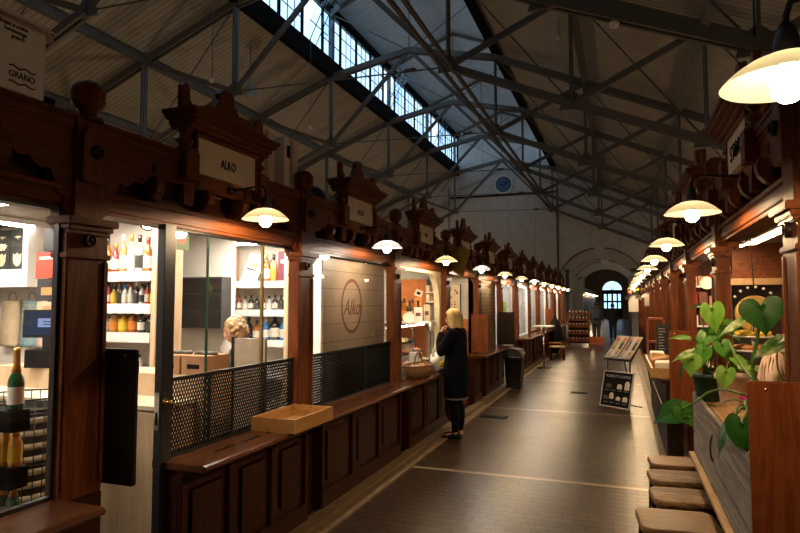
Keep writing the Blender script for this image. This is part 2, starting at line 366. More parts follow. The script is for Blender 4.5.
# roof trusses
def truss(y):
    r = sroot('roof_truss', (0, y, 0))
    U = [(-15.1,5.75),(-12.9,6.62),(-10.7,7.52),(-8.1,8.52),(MC,9.0),(-3.1,8.42),(-.77,7.40),(1.43,6.42),(3.5,5.52)]
    Lo = [(-15.1,3.75),(-12.9,4.45),(-10.7,5.35),(-8.1,6.48)]; Ro = [(-3.1,6.36),(-.77,5.35),(1.43,4.45),(3.5,3.65)]
    up = MB()
    for a, b in zip(U[:-1], U[1:]):
        for dy in (-.06, .06): up.bar((a[0], dy, a[1]), (b[0], dy, b[1]), .05, .16)
    up.obj('top_chord', steel, r)
    lo = MB()
    for P in (Lo, Ro):
        for a, b in zip(P[:-1], P[1:]):
            for dy in (-.055, .055): lo.bar((a[0], dy, a[1]), (b[0], dy, b[1]), .05, .13)
    lo.obj('bottom_chord', steel, r)
    posts = [(U[2],Lo[2]),(U[3],Lo[3]),(U[1],Lo[1]),(U[5],Ro[0]),(U[6],Ro[1]),(U[7],Ro[2])]
    for a, b in posts:
        p = MB()
        for dy in (-.05, .05): p.bar((a[0], dy, a[1]), (b[0], dy, b[1]), .04, .09)
        p.box(a[0]-.035, a[0]+.035, -.02, .02, b[1], a[1]); p.obj('post', steel, r)
    g = MB()
    for q in Lo[1:] + Ro[:3]: g.prism([(q[0]-.22,q[1]-.10),(q[0]+.22,q[1]-.10),(q[0]+.16,q[1]+.12),(q[0],q[1]+.26),(q[0]-.16,q[1]+.12)], -.02, .02, 'y')
    g.obj('gusset', steel, r)
    d = MB()
    for a, b in [(Lo[3],U[2]),(Lo[2],U[1]),(Ro[0],U[6]),(Ro[1],U[7]),(Ro[2],U[8]),(U[4],Lo[3]),(U[4],Ro[0])]: d.bar((a[0],0,a[1]),(b[0],0,b[1]), .07, .11)
    d.obj('diagonal', steel, r)
    q = MB()
    for a, b in [(U[3],Lo[2]),(U[5],Ro[1]),(U[6],Ro[2]),(U[7],Ro[3]),(Lo[3],Ro[0]),((-8.1,10.5),(MC,9.0)),((-3.1,10.5),(MC,9.0)),(U[4],(MC,11.6))]: q.tube([(a[0],0,a[1]),(b[0],0,b[1])], .016, 6)
    q.lathe([(.03,-.12),(.045,-.1),(.045,.1),(.03,.12)], (-3.9,0,6.4), 8, 'x'); q.obj('tie_rod', steel, r)
    m = MB()
    for x in MR: m.box(x-.06, x+.06, -.06, .06, 8.5, 10.62)
    m.bar((-8.1,0,10.55), (MC,0,11.55), .06, .12).bar((-3.1,0,10.55), (MC,0,11.55), .06, .12); m.obj('lantern_frame', steel, r)
for y in (2.0, 7.2, 11.2, 16.0, 20.8, 25.6, 30.4): truss(y)
for (x, z) in [(-12.9,6.6),(-10.7,7.5),(-.77,7.38),(1.43,6.4)]:
    struct(MB().box(x-.07, x+.07, -4, YE, z-.02, z+.16).obj('roof_purlin', steel))
for (x, z) in [(-3.1,6.36)]:
    struct(MB().box(x-.13, x-.07, -4, YE, z-.09, z-.02).box(x+.07, x+.13, -4, YE, z-.09, z-.02).obj('roof_girder', steel))
# wall clock
k = thing('wall_clock', 'round wall clock with blue dial and pale rim high on far gable wall', 'clock', (-5.62, YE - .02, 7.86))
MB().lathe([(.50,0),(.50,-.08),(.42,-.09),(.42,-.05)], (0,0,0), 40, 'y', False).obj('rim', plain('clock_rim', (.80,.80,.78), .6), k)
MB().lathe([(.42,-.05),(.0,-.05)], (0,0,0), 40, 'y', False).obj('dial', plain('clock_dial', (.05,.13,.24), .5), k)
mk = MB()
for i in range(12):
    a = 2*PI*i/12; M = Matrix.Rotation(a, 3, 'Y'); mk.obox(M @ Vector((0,-.055,.35)), (.03,.01,.09), M)
mk.obj('hour_mark', plain('clock_mark', (.02,.04,.07), .6), k)
for nm, a, L, w in (('hour_hand', math.radians(-95), .24, .04), ('minute_hand', math.radians(62), .36, .03)):
    M = Matrix.Rotation(a, 3, 'Y'); MB().obox(M @ Vector((0,-.065,L/2-.04)), (w,.01,L), M).obj(nm, ink, k)
# kerbs along both rows
for i, (a, b) in enumerate([(-2.09,-2.20),(-2.22,-2.36)]):
    struct(box('trim_%d' % (9+i), stone, (a, b, -4, 28.2, 0, .015+.012*i)))
struct(box('trim_11', stone, (.38, .47, -4, 28.2, 0, .015)))
struct(box('trim_12', stone, (.48, .60, -4, 28.2, 0, .02)))
for i, (x, y, w, d) in enumerate([at(494,417,Z=0)[:2] + (.42,.20) if False else (*at(494,417,Z=0)[:2], .40,.22), (*at(579,393,Z=0)[:2], .30,.20)]):
    g = thing('drain_grate', ('dark floor grate nearest the woman in the dark coat', 'dark floor grate between the black bin and the black menu board')[i], 'drain', (x, y, 0), 0, None)
    MB().box(-w/2, w/2, -d/2, d/2, .001, .006).obj('frame', blackm, g); s = MB()
    for j in range(7): s.box(-w/2+.02, w/2-.02, -d/2+.02+j*.027, -d/2+.032+j*.027, .006, .011)
    s.obj('grate_bar', black, g)
# hanging fire detectors and a hall lamp under the roof
for i, (px, py, Y) in enumerate([(615+ -1, 24, 7.2),(559, 37, 13), (212, 80, 9.5), (310, 127, 14)]):
    p = at(px, py, Y=Y)
    d = thing('smoke_detector', ['small white detector under the nearest right truss','small white detector hanging on the right roof slope behind it','small white detector on the left slope above the first shop sign','small white detector on the left slope above the second shop sign'][i], 'detector', p, 0)
    MB().lathe([(.05,.03),(.06,0),(.045,-.04),(.0,-.05)], n=12).obj('body', white, d); zt = (8.7-.438*(p.x+3.1) if p.x > -3.2 else 8.75+.405*(p.x+8.1)) - p.z
    MB().tube([(0,0,.02),(0,0,max(.1, zt))], .008, 6).obj('stem', steel, d)
p = at(250, 92, Y=13)
hl = thing('hall_lamp', 'unlit bell shaped glass hall lamp hanging from left roof slope', 'lamp', p)
MB().lathe([(.03,.30),(.06,.26),(.10,.18),(.17,.10),(.17,-.08),(.12,-.16),(.0,-.18)], n=16).obj('globe', plain('dull_lamp_glass', (.30,.30,.29), .4), hl)
MB().tube([(0,0,.28),(0,0,8.75+.405*(p.x+8.1)-p.z)], .012, 6).obj('cord', steel, hl)
# ------------------------------------------------------------------ the two rows of market stalls
BAY = 2.15; PL0 = 2.20; PR0 = 2.87; NL = 12; NR = 12
ORD = ['first','second','third','fourth','fifth','sixth','seventh','eighth','ninth','tenth','eleventh','twelfth','thirteenth']
def PLY(k): return PL0 + BAY * k
def PRY(k): return PR0 + BAY * k
FAR = PI
# --- a post
def make_post(loc):
    r = thing('stall_post', 'x', 'post', loc)
    m = MB().box(-.09, 0, -.12, .12, .80, 2.06).box(-.095, .012, -.13, .13, 1.93, 1.955)
    m.box(0, .008, -.12, -.09, .85, 1.92).box(0, .008, .09, .12, .85, 1.92); m.obj('shaft', wv, r, bevel=.004)
    box('plinth', wpanel, (-.10, .004, -.122, .122, 0, .80), r, .005)
    MB().box(-.10, .025, -.13, .13, 2.065, 2.09).box(-.11, .045, -.145, .145, 2.09, 2.125).box(-.095, .015, -.12, .12, 2.045, 2.065).obj('capital', wh, r, bevel=.004)
    u = MB().box(-.16, .0, -.085, .085, 2.125, 2.62)
    u.prism([(-.075, 2.30), (.075, 2.30), (.075, 2.50)] + [(.075*math.cos(a*PI/8), 2.50+.075*math.sin(a*PI/8)) for a in range(1,8)] + [(-.075, 2.50)], 0, .035, 'x')
    u.obj('upper_block', wv, r, bevel=.003)
    for z in (2.02, 2.45): MB().lathe([(.034,0),(.034,.016),(.024,.024),(.024,.016),(.012,.018),(0,.026)], (.0 if z < 2.1 else .035, 0, z), 16, 'x', False).obj('roundel', wdark, r)
    ball = [(.07,2.62),(.075,2.635),(.05,2.645),(.038,2.655),(.045,2.665)] + [((.085 if abs(t-6) > .6 else .078)*math.sin(PI*t/12), 2.742-.085*math.cos(PI*t/12)) for t in (2,3,4,5,5.6,6,6.4,7,8,9,10,11)] + [(0,2.827)]
    MB().lathe(ball, (-.03,0,-.012), 24).obj('ball_finial', wv, r)
    for s in (-1, 1):   # scalloped corner bracket under the frieze
        P = [(.085,2.13),(.085,2.42),(.40,2.42),(.40,2.40),(.36,2.365),(.31,2.375),(.28,2.345),(.24,2.33),(.205,2.34),(.185,2.30),(.165,2.235),(.125,2.215),(.135,2.17)]
        MB().prism([(s*a, b) for a, b in P], -.075, -.02, 'x').obj('bracket', wh, r)
    return r
def plab(side, k): return 'carved wooden stall post with ball finial, %s row, %s post from the camera' % (side, ORD[k])
post0 = make_post((XL, PLY(0), 0)); post0['label'] = plab('left', 0); post0['group'] = 'stall posts of the left row'
for k in range(1, NL + 1): dup(post0, (XL, PLY(k), 0), 0, plab('left', k))
for k in range(NR): dup(post0, (XR, PRY(k), 0), FAR, plab('right', k), 'stall posts of the right row')
# --- the frieze that spans a bay
def make_frieze(loc):
    r = thing('stall_frieze', 'x', 'frieze', loc); h = BAY/2 - .085
    MB().box(-.2, -.012, -h, h, 2.56, 2.60).box(-.2, -.004, -h, h, 2.60, 2.625).box(-.2, -.018, -h, h, 2.545, 2.56).obj('cornice', wh, r, bevel=.004)
    box('frieze_board', wh, (-.10, -.03, -h, h, 2.42, 2.545), r)
    box('back_board', wh, (-.17, -.12, -h, h, 2.18, 2.42), r)
    MB().box(-.2, -.03, -h-.0, h, 2.185, 2.25).box(-.2, -.015, -h, h, 2.25, 2.275).box(-.2, -.045, -h, h, 2.165, 2.185).obj('header_rail', wh, r, bevel=.003)
    for y in (-.40, .40):
        MB().box(-.12, -.035, y-.30, y+.30, 2.335, 2.42).obj('corbel_rail', wdark, r)
        for d in (-.22, .22): MB().prism([(-.12,2.28),(-.05,2.28),(-.01,2.30),(.02,2.335),(.03,2.37),(.03,2.39),(.015,2.42),(-.12,2.42)], y+d-.03, y+d+.03, 'y').obj('corbel', wv, r)
    for d in (-.62,-.25,.25,.62): MB().prism([(d-.012,2.44),(d+.012,2.44),(d+.018,2.50),(d-.018,2.50)], -.03, -.026, 'x').obj('cut_out', wdark, r)
    return r
def flab(side, k): return 'brown frieze board with corbels under its cornice, %s row, %s bay from the camera' % (side, ORD[k])
fr0 = make_frieze((XL, PLY(0) - BAY/2, 0)); fr0['label'] = flab('left', 0); fr0['group'] = 'friezes of the left row'
for k in range(1, NL + 1): dup(fr0, (XL, PLY(k) - BAY/2, 0), 0, flab('left', k))
for k in range(NR): dup(fr0, (XR, PRY(k) - BAY/2, 0), FAR, flab('right', k), 'friezes of the right row')
# --- roof sign over each bay
def make_sign(loc):
    r = thing('stall_sign', 'x', 'sign', loc)
    box('sign_panel', cream, (-.10, .004, -.31, .31, 2.515, 2.735), r)
    f = MB().box(-.12, .02, -.33, .33, 2.735, 2.76); f.box(-.12, .014, -.33, -.31, 2.5, 2.735).box(-.12, .014, .31, .33, 2.5, 2.735).obj('sign_frame', wh, r)
    for s in (-1, 1):
        y = s * .385
        MB().lathe([(.055,2.625),(.058,2.645),(.035,2.65),(.038,2.665),(.055,2.68),(.05,2.70),(.032,2.71),(.032,2.735),(.05,2.745),(.052,2.765)], (-.03, y, 0), 14).obj('column', wv, r)
        b = MB().box(-.12, .04, y-.055, y+.055, 2.45, 2.625); b.prism([(y-.04,2.30),(y+.04,2.30),(y+.05,2.42),(y-.05,2.42)], -.03, .01, 'x').obj('column_foot', wv, r)
    MB().box(-.11, .045, -.42, .42, 2.765, 2.79).box(-.12, .07, -.425, .425, 2.79, 2.82).box(-.13, .10, -.445, .445, 2.82, 2.845).prism([(-.455,2.845),(.455,2.845),(.47,2.875),(-.47,2.875)], -.14, .115, 'x').obj('cornice', wh, r, bevel=.003)
    MB().prism([(-.44,2.875),(.44,2.875),(.30,2.93),(.12,2.955),(-.12,2.955),(-.30,2.93)], -.16, .06, 'x').obj('roof_ridge', wh, r)
    for s in (-1, 1):
        P = [(s*.43,2.875),(s*.29,2.875),(s*.32,2.92),(s*.36,2.95),(s*.365,3.02),(s*.385,3.045),(s*.41,3.045),(s*.43,3.02)]
        MB().prism(P, -.05, -.015, 'x').obj('horn', wv, r)
    MB().prism([(-.20,2.93),(.20,2.93),(.13,2.98),(.10,3.03),(.07,3.05),(.075,3.09),(.04,3.125),(-.04,3.125),(-.075,3.09),(-.07,3.05),(-.10,3.03),(-.13,2.98)], -.055, -.01, 'x').obj('crest', wv, r)
    return r
sg0 = make_sign((XL, PLY(0) + BAY/2 + .01, 0)); sg0['group'] = 'roof signs of the left row'
sg0['label'] = 'pediment roof sign lettered ALKO, nearest sign of the left row'
wlab = {1: 'pediment roof sign lettered ALKO, second sign of the left row', 2: 'pediment roof sign above the deli where the woman stands'}
for k in range(2, NL + 1):
    s = dup(sg0, (XL, PLY(k) - BAY/2 + .01, 0), 0, wlab.get(k - 1, 'pediment roof sign with three crests, left row, %s sign from the camera' % ORD[k - 1]))
    if k <= 4:
        p = [c for c in s.children if c.name.startswith('sign_panel')][0]
        text('sign_lettering', {2:'ALKO',3:'LIHA',4:'KALA'}[k], .075, ink, p, (.005, .0, 2.61), TX, .002, sx=.8)
p = [c for c in sg0.children if c.name.startswith('sign_panel')][0]
text('sign_lettering', 'ALKO', .085, ink, p, (.005, .0, 2.615), TX, .003, sx=.72)
for k in range(NR):
    s = dup(sg0, (XR, PRY(k) + BAY/2, 0), FAR, 'pediment roof sign with carved crest, right row, %s sign from the camera' % ORD[k], 'roof signs of the right row')
    if k == 0:
        s['label'] = 'pediment roof sign with tall dark letters, nearest sign of the right row'
        p = [c for c in s.children if c.name.startswith('sign_panel')][0]; text('sign_lettering', 'STORY', .14, ink, p, (.005, 0, 2.62), TX, .003, sx=.95)
# --- bracket lamps
def lamp_light(p, col=(1,.70,.40), w=40, tilt=.24):
    l = bpy.data.lights.new('lamp_light', 'SPOT'); l.energy = w; l.color = col; l.spot_size = math.radians(176); l.spot_blend = .06; l.shadow_soft_size = .04
    o = bpy.data.objects.new('lamp_light', l); C.objects.link(o); o.location = (p[0], p[1], p[2] - .065); o.rotation_euler = (0, tilt, 0)
def make_lamp(loc, rz, r0, mb, ms):
    r = thing('bracket_lamp', 'x', 'lamp', loc, rz)
    MB().tube([(-.27,0,.20),(-.05,0,.215),(-.012,0,.205),(0,0,.17),(0,0,.12)], .009, 8).lathe([(.028,-.275),(.028,-.262),(.014,-.25)], (0,0,.2), 12, 'x').obj('arm', black, r)
    MB().lathe([(.016,.15),(.024,.13),(.03,.10),(.032,.065),(.026,.05)], n=14).obj('socket', black, r)
    k = r0 / .15
    MB().lathe([(.024,.066),(.035*k,.066),(.06*k,.060),(.085*k,.049),(.11*k,.033),(.132*k,.014),(.145*k,.0),(.15*k,-.006)], n=32, cap=False).obj('lamp_shade', ms, r)
    MB().lathe([(0,-.058),(.018,-.054),(.034,-.04),(.041,-.02),(.041,-.004),(.034,.016),(.022,.034),(.016,.05)], n=18, cap=False).obj('bulb', mb, r)
    return r
def llab(side, k): return 'bracket lamp with shallow enamel shade and bare bulb, %s row, %s lamp from the camera' % (side, ORD[k])
LZ = 2.265
la = make_lamp((-2.16, 3.34, LZ), 0, .152, bulb, shade); la['label'] = llab('left', 0); la['group'] = 'lamps of the left row'
lb = make_lamp((-2.16, 5.5, LZ), 0, .152, bulbc, shadew); lb['label'] = llab('left', 1); lb['group'] = 'lamps of the left row'
for k in range(NL): lamp_light((-2.16, 3.34 + BAY * k, LZ), (1,.84,.66) if k in (1,3,6) else (1,.70,.40))
for k in range(NR): lamp_light((.405, 1.75 + BAY * k, 2.25), (1,.66,.34), 46, -.24)
for k in range(9): lamp_light((-2.2, 43 + 2.4 * k, 2.35))
for k in range(2, NL): dup(lb if k in (3, 6) else la, (-2.16, 3.34 + BAY * k, LZ), 0, llab('left', k))
lr = make_lamp((.412, 1.75, 2.285), FAR, .157, bulb, shade); lr['label'] = llab('right', 0); lr['group'] = 'lamps of the right row'
for k in range(1, NR): dup(lr, (.405, 1.75 + BAY * k, 2.25), FAR, llab('right', k))
# lamps of the second wing seen through the arch
for k in range(9):
    q = dup(la, (-2.2, 43 + 2.4 * k, 2.35), 0, 'distant bracket lamp seen through the arch, %s of the lit line beyond' % ORD[k], 'lamps beyond the arch')
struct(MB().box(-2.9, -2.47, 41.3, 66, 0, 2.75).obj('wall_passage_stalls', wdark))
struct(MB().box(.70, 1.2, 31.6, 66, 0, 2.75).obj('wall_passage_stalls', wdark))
# --- counter base and ledge for each left bay
def make_base(loc, y0, y1, n, label, group=None):
    r = thing('panelled_counter', label, 'counter', loc, 0, group)
    box('carcass', wpanel, (-.08, .055, y0, y1, .02, .78), r)
    m = MB().box(.055, .085, y0, y1, .02, .16).box(.055, .085, y0, y1, .70, .78)
    w = (y1 - y0) / n
    for j in range(n + 1): m.box(.055, .085, max(y0, y0 + w*j - .045), min(y1, y0 + w*j + .045), .16, .70)
    m.obj('frame', wpanel, r, bevel=.006)
    for j in range(n): box('raised_panel', wpanel, (.055, .075, y0 + w*j + .10, y0 + w*(j+1) - .10, .22, .645), r, .01)
    box('skirting', wdark, (.055, .075, y0, y1, 0, .02), r)
    return r
def make_ledge(loc, y0, y1, label, slots=0, group=None):
    r = thing('ledge', label, 'ledge', loc, 0, group)
    prof = [(-.10,.785),(.25,.785),(.268,.79),(.278,.803),(.268,.818),(.25,.823),(-.10,.823)]
    MB().prism(prof, y0, y1, 'y').obj('board', wledge, r)
    MB().prism([(.06,.74),(.09,.74),(.16,.785),(.06,.785)], y0+.02, y1-.02, 'y').obj('moulding', wpanel, r)
    for j in range(slots):
        a = y0 + .28 + (y1-y0-.4) * j / slots; box('slot', ink, (.10, .125, a, a + .2, .822, .8245), r)
    return r
make_ledge((XL,0,0), .06, 2.085, 'long polished ledge under the nearest shop window, ending in round nose')
make_base((XL,0,0), .06, 2.06, 3, 'dark panelled base under the nearest shop window')
make_ledge((XL,0,0), 2.77, 4.30, 'polished ledge carrying the pine tray, with dark slots beside glass', 4)
make_base((XL,0,0), 2.80, 4.26, 3, 'dark panelled counter base below the pine tray')
make_ledge((XL,0,0), 4.30, 6.45, 'polished ledge under the timber blind with round logo', 4)
make_base((XL,0,0), 4.50, 6.40, 3, 'dark panelled counter base below the timber blind')
make_ledge((XL,0,0), 6.45, 8.60, 'polished ledge holding wicker basket and carrier bag')
make_base((XL,0,0), 6.66, 8.54, 3, 'dark panelled counter base in front of the woman')
make_ledge((XL,0,0), 10.0, 12.8, 'polished ledge under the brown slatted shutter')
make_base((XL,0,0), 10.0, 10.56, 1, 'narrow dark panelled base beside the open stall gap')
make_base((XL,0,0), 10.86, 12.7, 3, 'dark panelled counter base behind the black bin')
for k in range(5, 11):
    q = dup(bpy.data.objects['ledge.002'], (XL, BAY * (k - 1) - .02 + 2.17, 0), 0, 'worn counter ledge, %s bay of the left row from the camera' % ORD[k + 1], 'far ledges of the left row')
    q = dup(bpy.data.objects['panelled_counter.002'], (XL, BAY * (k - 1) + 2.15, 0), 0, 'panelled counter base, %s bay of the left row from the camera' % ORD[k + 1], 'far bases of the left row')
# --- wing boards fixed beside some posts
def wing(x0, x1, y, z0, z1, m, label):
    r = thing('wing_board', label, 'board', (0, 0, 0))
    box('board', m, (x0, x1, y, y + .032, z0, z1), r, .006)
    box('batten', m, (min(x0,x1)+.04, max(x0,x1)-.02, y + .032, y + .05, z1 - .12, z1 - .06), r)
    MB().lathe([(.008,0),(.006,-.004),(0,-.005)], (x0 + .06 * (1 if x1 > x0 else -1), y, z1 - .03), 8, 'y').obj('screw', brass, r)
    return r
wing(-2.235, -2.44, 2.325, .83, 1.49, wdark, 'black wooden wing board beside the nearest left post')
wing(-2.20, -2.50, 10.45, .84, 1.51, wo, 'orange brown wing board beside the slatted shutter')
wing(-2.10, -2.44, 12.62, .84, 1.52, wdark, 'dark wing board between shutter and the lime green paper')
wing(-2.16, -2.44, 21.0, .84, 1.50, wo, 'far orange brown wing board on the left row')
wing(.465, .86, 2.725, .55, 1.41, wo, 'large orange brown wing board at the right edge')
wing(.47, .82, 7.02, .62, 1.42, wo, 'orange brown wing board behind the potted plants')
# --- shells behind the fronts
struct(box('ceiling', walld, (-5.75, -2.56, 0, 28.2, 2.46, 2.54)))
struct(box('wall_stalls_left', wallp, (-5.85, -5.75, 0, 28.2, 0, 2.54)))
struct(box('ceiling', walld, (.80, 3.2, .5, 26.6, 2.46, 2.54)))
struct(box('wall_stalls_right', wh, (3.2, 3.3, .5, 26.6, 0, 2.54)))
def part_l(y, m, x0=-5.75, x1=-2.62): return struct(box('wall_partition', m, (x0, x1, y - .02, y + .02, 0, 2.46)))
orange = plain('orange_stall_wall', (.50,.15,.035), .6)
part_l(.02, wallp); part_l(6.5, white); part_l(8.66, wallp)
struct(box('wall_partition', bands('pale_board_wall', (.66,.58,.48), (.40,.33,.26), 'z', .30, .03, .6), (-5.75, -2.62, 10.72, 10.76, 0, 2.46)))
struct(box('wall_partition', orange, (-5.75, -2.62, 10.70, 10.719, 0, 1.42)))
for k in range(5, 12): part_l(PLY(k), wallp)
struct(box('wall_partition', wv, (.86, 3.2, .55, .59, 0, 2.46)))
for k in range(3, 12): struct(box('wall_partition', wv, (.86, 3.2, PRY(k) - .02, PRY(k) + .02, 0, 2.46)))
# far end of the left row
struct(MB().box(-2.95, -2.65, 28.45, 28.7, 0, 2.7).obj('column', plain('ochre_column', (.30,.19,.07), .6)))
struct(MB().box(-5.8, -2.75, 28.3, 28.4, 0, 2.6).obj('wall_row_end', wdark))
# ------------------------------------------------------------------ things on top of the left stalls
bx = thing('carton_box', 'large white printed carton lettered GRANO on top of nearest left stall', 'box', (-2.43, 0, 2.628))
y0, y1 = 1.30, 1.945
box('body', cardw, (-.42, 0, y0, y1, 0, .335), bx, .004)
MB().prism([(-.42,.335),(0,.335),(.05,.30),(.055,.305),(0,.345),(-.42,.345)], y0, y1, 'y').obj('flap', cardt, bx)
MB().prism([(y1,.335),(y1+.035,.285),(y1+.04,.29),(y1,.345)], -.42, 0, 'x').obj('flap', cardt, bx)
def ln(s, y, z, size, sx=1.0): text('lettering', s, size, ink, bx, (.001, y, z), TX, .0012, sx=sx)
ln('Slogan ja arinhin', 1.79, .285, .025, .8); ln('kamssuntage.', 1.80, .260, .025, .8); ln('grano.fi', 1.81, .236, .025, .8); ln('GRANO', 1.835, .072, .040, .85)
for z in (.106, .038):
    MB().tube([(.002, 1.775 + .015*i, z + .006*math.sin(i*PI/2)) for i in range(9)], .003, 6).obj('wavy_rule', ink, bx)
MB().prism([(1.46,.285),(1.56,.295),(1.62,.27),(1.50,.26)], .0, .001, 'x').obj('print', ink, bx)
box('crate_foot', blackm, (-2.75, -2.55, 1.98, 2.10, 2.628, 2.70), None); tag(bpy.data.objects['crate_foot'], 'black plastic crate beside the wooden ball on left stall', 'crate'); bpy.data.objects['crate_foot'].name = 'plastic_crate'
for i, (ya, yb, h, xx) in enumerate([(3.82, 4.06, .43, -2.55), (4.12, 4.34, .42, -2.50)]):
    c = thing('carton_box', ['tall taped carton just behind the nearest ALKO sign', 'tall pale carton beside wooden ball, behind the taped one'][i], 'box', (xx, 0, 2.628), 0, None)
    box('body', (cardt, cardw)[i], (-.3, 0, ya, yb, 0, h), c, .004)
    box('tape', plain('parcel_tape_%d' % i, (.35,.30,.26), .3), (-.16, -.10, ya - .001, yb + .001, .001, h + .002), c)
    box('tape', bpy.data.materials['parcel_tape_%d' % i], (0, .0015, (ya+yb)/2 - .025, (ya+yb)/2 + .025, .05, h), c)
    box('print', ink, (0, .002, ya + .04, ya + .09, .26, .36), c)
def lump(name, mat, parent, c, r, sq=(1,1,1), seed=1, amp=.18, n=18, floor=None):
    rnd = random.Random(seed); ph = [(rnd.uniform(2,5), rnd.uniform(0,6), rnd.uniform(2,5), rnd.uniform(0,6)) for _ in range(4)]
    rings = []
    for j in range(n // 2 + 1):
        t = PI * j / (n // 2); ring = []
        for i in range(n):
            a = 2 * PI * i / n
            k = 1 + amp * sum(math.sin(p[0] * a // 1 * 0 + round(p[0]) * a + p[1]) * math.sin(round(p[2]) * t + p[3]) for p in ph) / 2
            q = Vector((math.sin(t) * math.cos(a) * r * k * sq[0] + 1e-5*math.cos(a), math.sin(t) * math.sin(a) * r * k * sq[1] + 1e-5*math.sin(a), -math.cos(t) * r * k * sq[2]))
            q += Vector(c)
            if floor is not None: q.z = max(q.z, floor)
            ring.append(q)
        rings.append(ring)
    return MB().loft(rings).obj(name, mat, parent)
tp = lump('plastic_sheet', plain('blue_black_plastic', (.02,.03,.05), .28), None, (-2.72, 4.78, 2.66), .22, (.9, 1.35, .62), 5, .35, 20, 2.63)
tag(tp, 'crumpled dark blue plastic sheet beside the second ALKO sign', 'plastic sheet')
tb = thing('trestle_board', 'pale board with red edge leaning behind the second ALKO sign', 'board', (-2.62, 6.02, 2.628), 0)
box('board', cardw, (-.02, 0, -.10, .10, 0, .36), tb); box('edge', redtrim, (-.03, .01, .10, .125, 0, .38), tb)

# ------------------------------------------------------------------ off-licence: glazing, door post, grille
WN = [53]
def shopwin(x, y0, y1, z0, z1, joints, m=glass, fr=wdark, fw=.03, label=None):
    w = sroot('window_%d' % WN[0], (x, 0, 0)); WN[0] += 1
    e_ = min(.03, fw); f = MB().box(-e_, e_, y0, y0 + fw, z0, z1).box(-e_, e_, y1 - fw, y1, z0, z1).box(-e_, e_, y0, y1, z0, z0 + fw).box(-e_, e_, y0, y1, z1 - fw, z1)
    f.obj('frame', fr, w); e = [y0 + fw] + joints + [y1 - fw]
    for a, b in zip(e[:-1], e[1:]): box('pane', m, (-.003, .003, a + .002, b - .002, z0 + fw, z1 - fw), w)
    return w
shopwin(-2.47, .10, 2.078, .825, 2.165, [], fw=.014, fr=black)
jy = [at(207, 300, X=-2.5).y, at(262, 300, X=-2.5).y]
w = shopwin(-2.50, 2.835, 4.25, .825, 2.165, jy, fw=.015)
box('joint_strip', plain('green_glass_edge', (.03,.09,.05), .2), (-.008, .008, jy[0]-.004, jy[0]+.004, .83, 2.16), w)
box('joint_post', plain('aged_brass', (.30,.22,.08), .35, .8), (-.012, .008, jy[1]-.010, jy[1]+.010, .83, 2.16), w)
dp = thing('door_post', 'slim black door post with steel lock plate beside open shop doorway', 'door post', (-2.46, 2.785, 0))
box('post', black, (-.03, .025, -.045, .045, 0, 2.17), dp, .003)
box('lock_plate', chrome, (-.025, .012, -.049, -.045, 1.0, 1.215), dp, .002); box('lock_slot', ink, (-.013, .0, -.0505, -.049, 1.03, 1.10), dp)
MB().tube([(.024, -.02, 1.16), (.06, -.02, 1.16), (.068, -.01, 1.155), (.068, .03, 1.13)], .010, 8).lathe([(.02,0),(.02,.008)], (.024,-.02,1.16), 12, 'x').obj('handle', brass, dp)
def grille(x, y0, y1, z0, z1, label, posts, group=None):
    r = thing('lattice_grille', label, 'grille', (x, 0, 0), 0, group)
    f = MB().box(-.008, .008, y0, y1, z1 - .012, z1 + .006).box(-.008, .008, y0, y1, z0, z0 + .012)
    for p in [y0 + .006, y1 - .006] + posts: f.box(-.010, .010, p - .006, p + .006, z0, z1)
    f.obj('frame', black, r)
    m = MB(); s = .0235; hgt = z1 - z0; k = 1.9   # steep crossing strips, cut at the frame
    n = int((y1 - y0 + hgt / k) / s) + 1
    for i in range(n):
        for d in (1, -1):
            a = y0 + i * s - (hgt / k if d == 1 else 0); b = a + d * hgt / k
            if d == -1: a = y0 + i * s; b = a - hgt / k
            p0, p1 = (a, z0), (b, z1)
            # clip in y
            def clip(p, q, Y):
                t = (Y - p[0]) / (q[0] - p[0]); return (Y, p[1] + t * (q[1] - p[1]))
            if max(p0[0], p1[0]) <= y0 or min(p0[0], p1[0]) >= y1: continue
            if p0[0] < y0: p0 = clip(p0, p1, y0)
            if p1[0] < y0: p1 = clip(p0, p1, y0)
            if p0[0] > y1: p0 = clip(p0, p1, y1)
            if p1[0] > y1: p1 = clip(p0, p1, y1)
            m.bar((d * .001, p0[0], p0[1]), (d * .001, p1[0], p1[1]), .0075, .002)
    m.obj('lattice', blackm, r)
    return r
grille(-2.468, 2.835, 4.24, .825, 1.275, 'black lattice grille in the glazed front beside the shop doorway', jy)
# second bay: timber blind behind glass
jy2 = [at(322, 300, X=-2.5).y, at(362, 320, X=-2.5).y]
shopwin(-2.50, 4.48, 6.42, .825, 2.165, jy2, fw=.02)
grille(-2.468, 4.49, 6.41, .825, 1.275, 'black lattice grille in front of the timber blind', jy2)
bl = thing('timber_blind', 'closed pale timber blind with brown oval logo behind glass', 'blind', (-2.555, 0, 0))
box('board_face', bands('blind_boards', (.36,.245,.14), (.17,.10,.05), 'z', .168, .04, .5), (-.02, 0, 4.91, 6.42, .80, 2.18), bl)
lc = at(352, 306, X=-2.553)
ring = MB()
for i in range(48):
    a, b = 2*PI*i/48, 2*PI*(i+1)/48
    for q in (0,): ring.add([(.001, lc.y + R*math.cos(t)*.92, lc.z + R*math.sin(t)*1.02) for t in (a, b) for R in (.235, .270)], [(0, 1, 3, 2)])
logo = plain('brown_logo_ink', (.14,.045,.02), .6)
ring.obj('logo_ring', logo, bl)
text('logo_lettering', 'Alko', .23, logo, bl, (.001, lc.y, lc.z - .02), TX, .001, shear=.35, sx=.9)
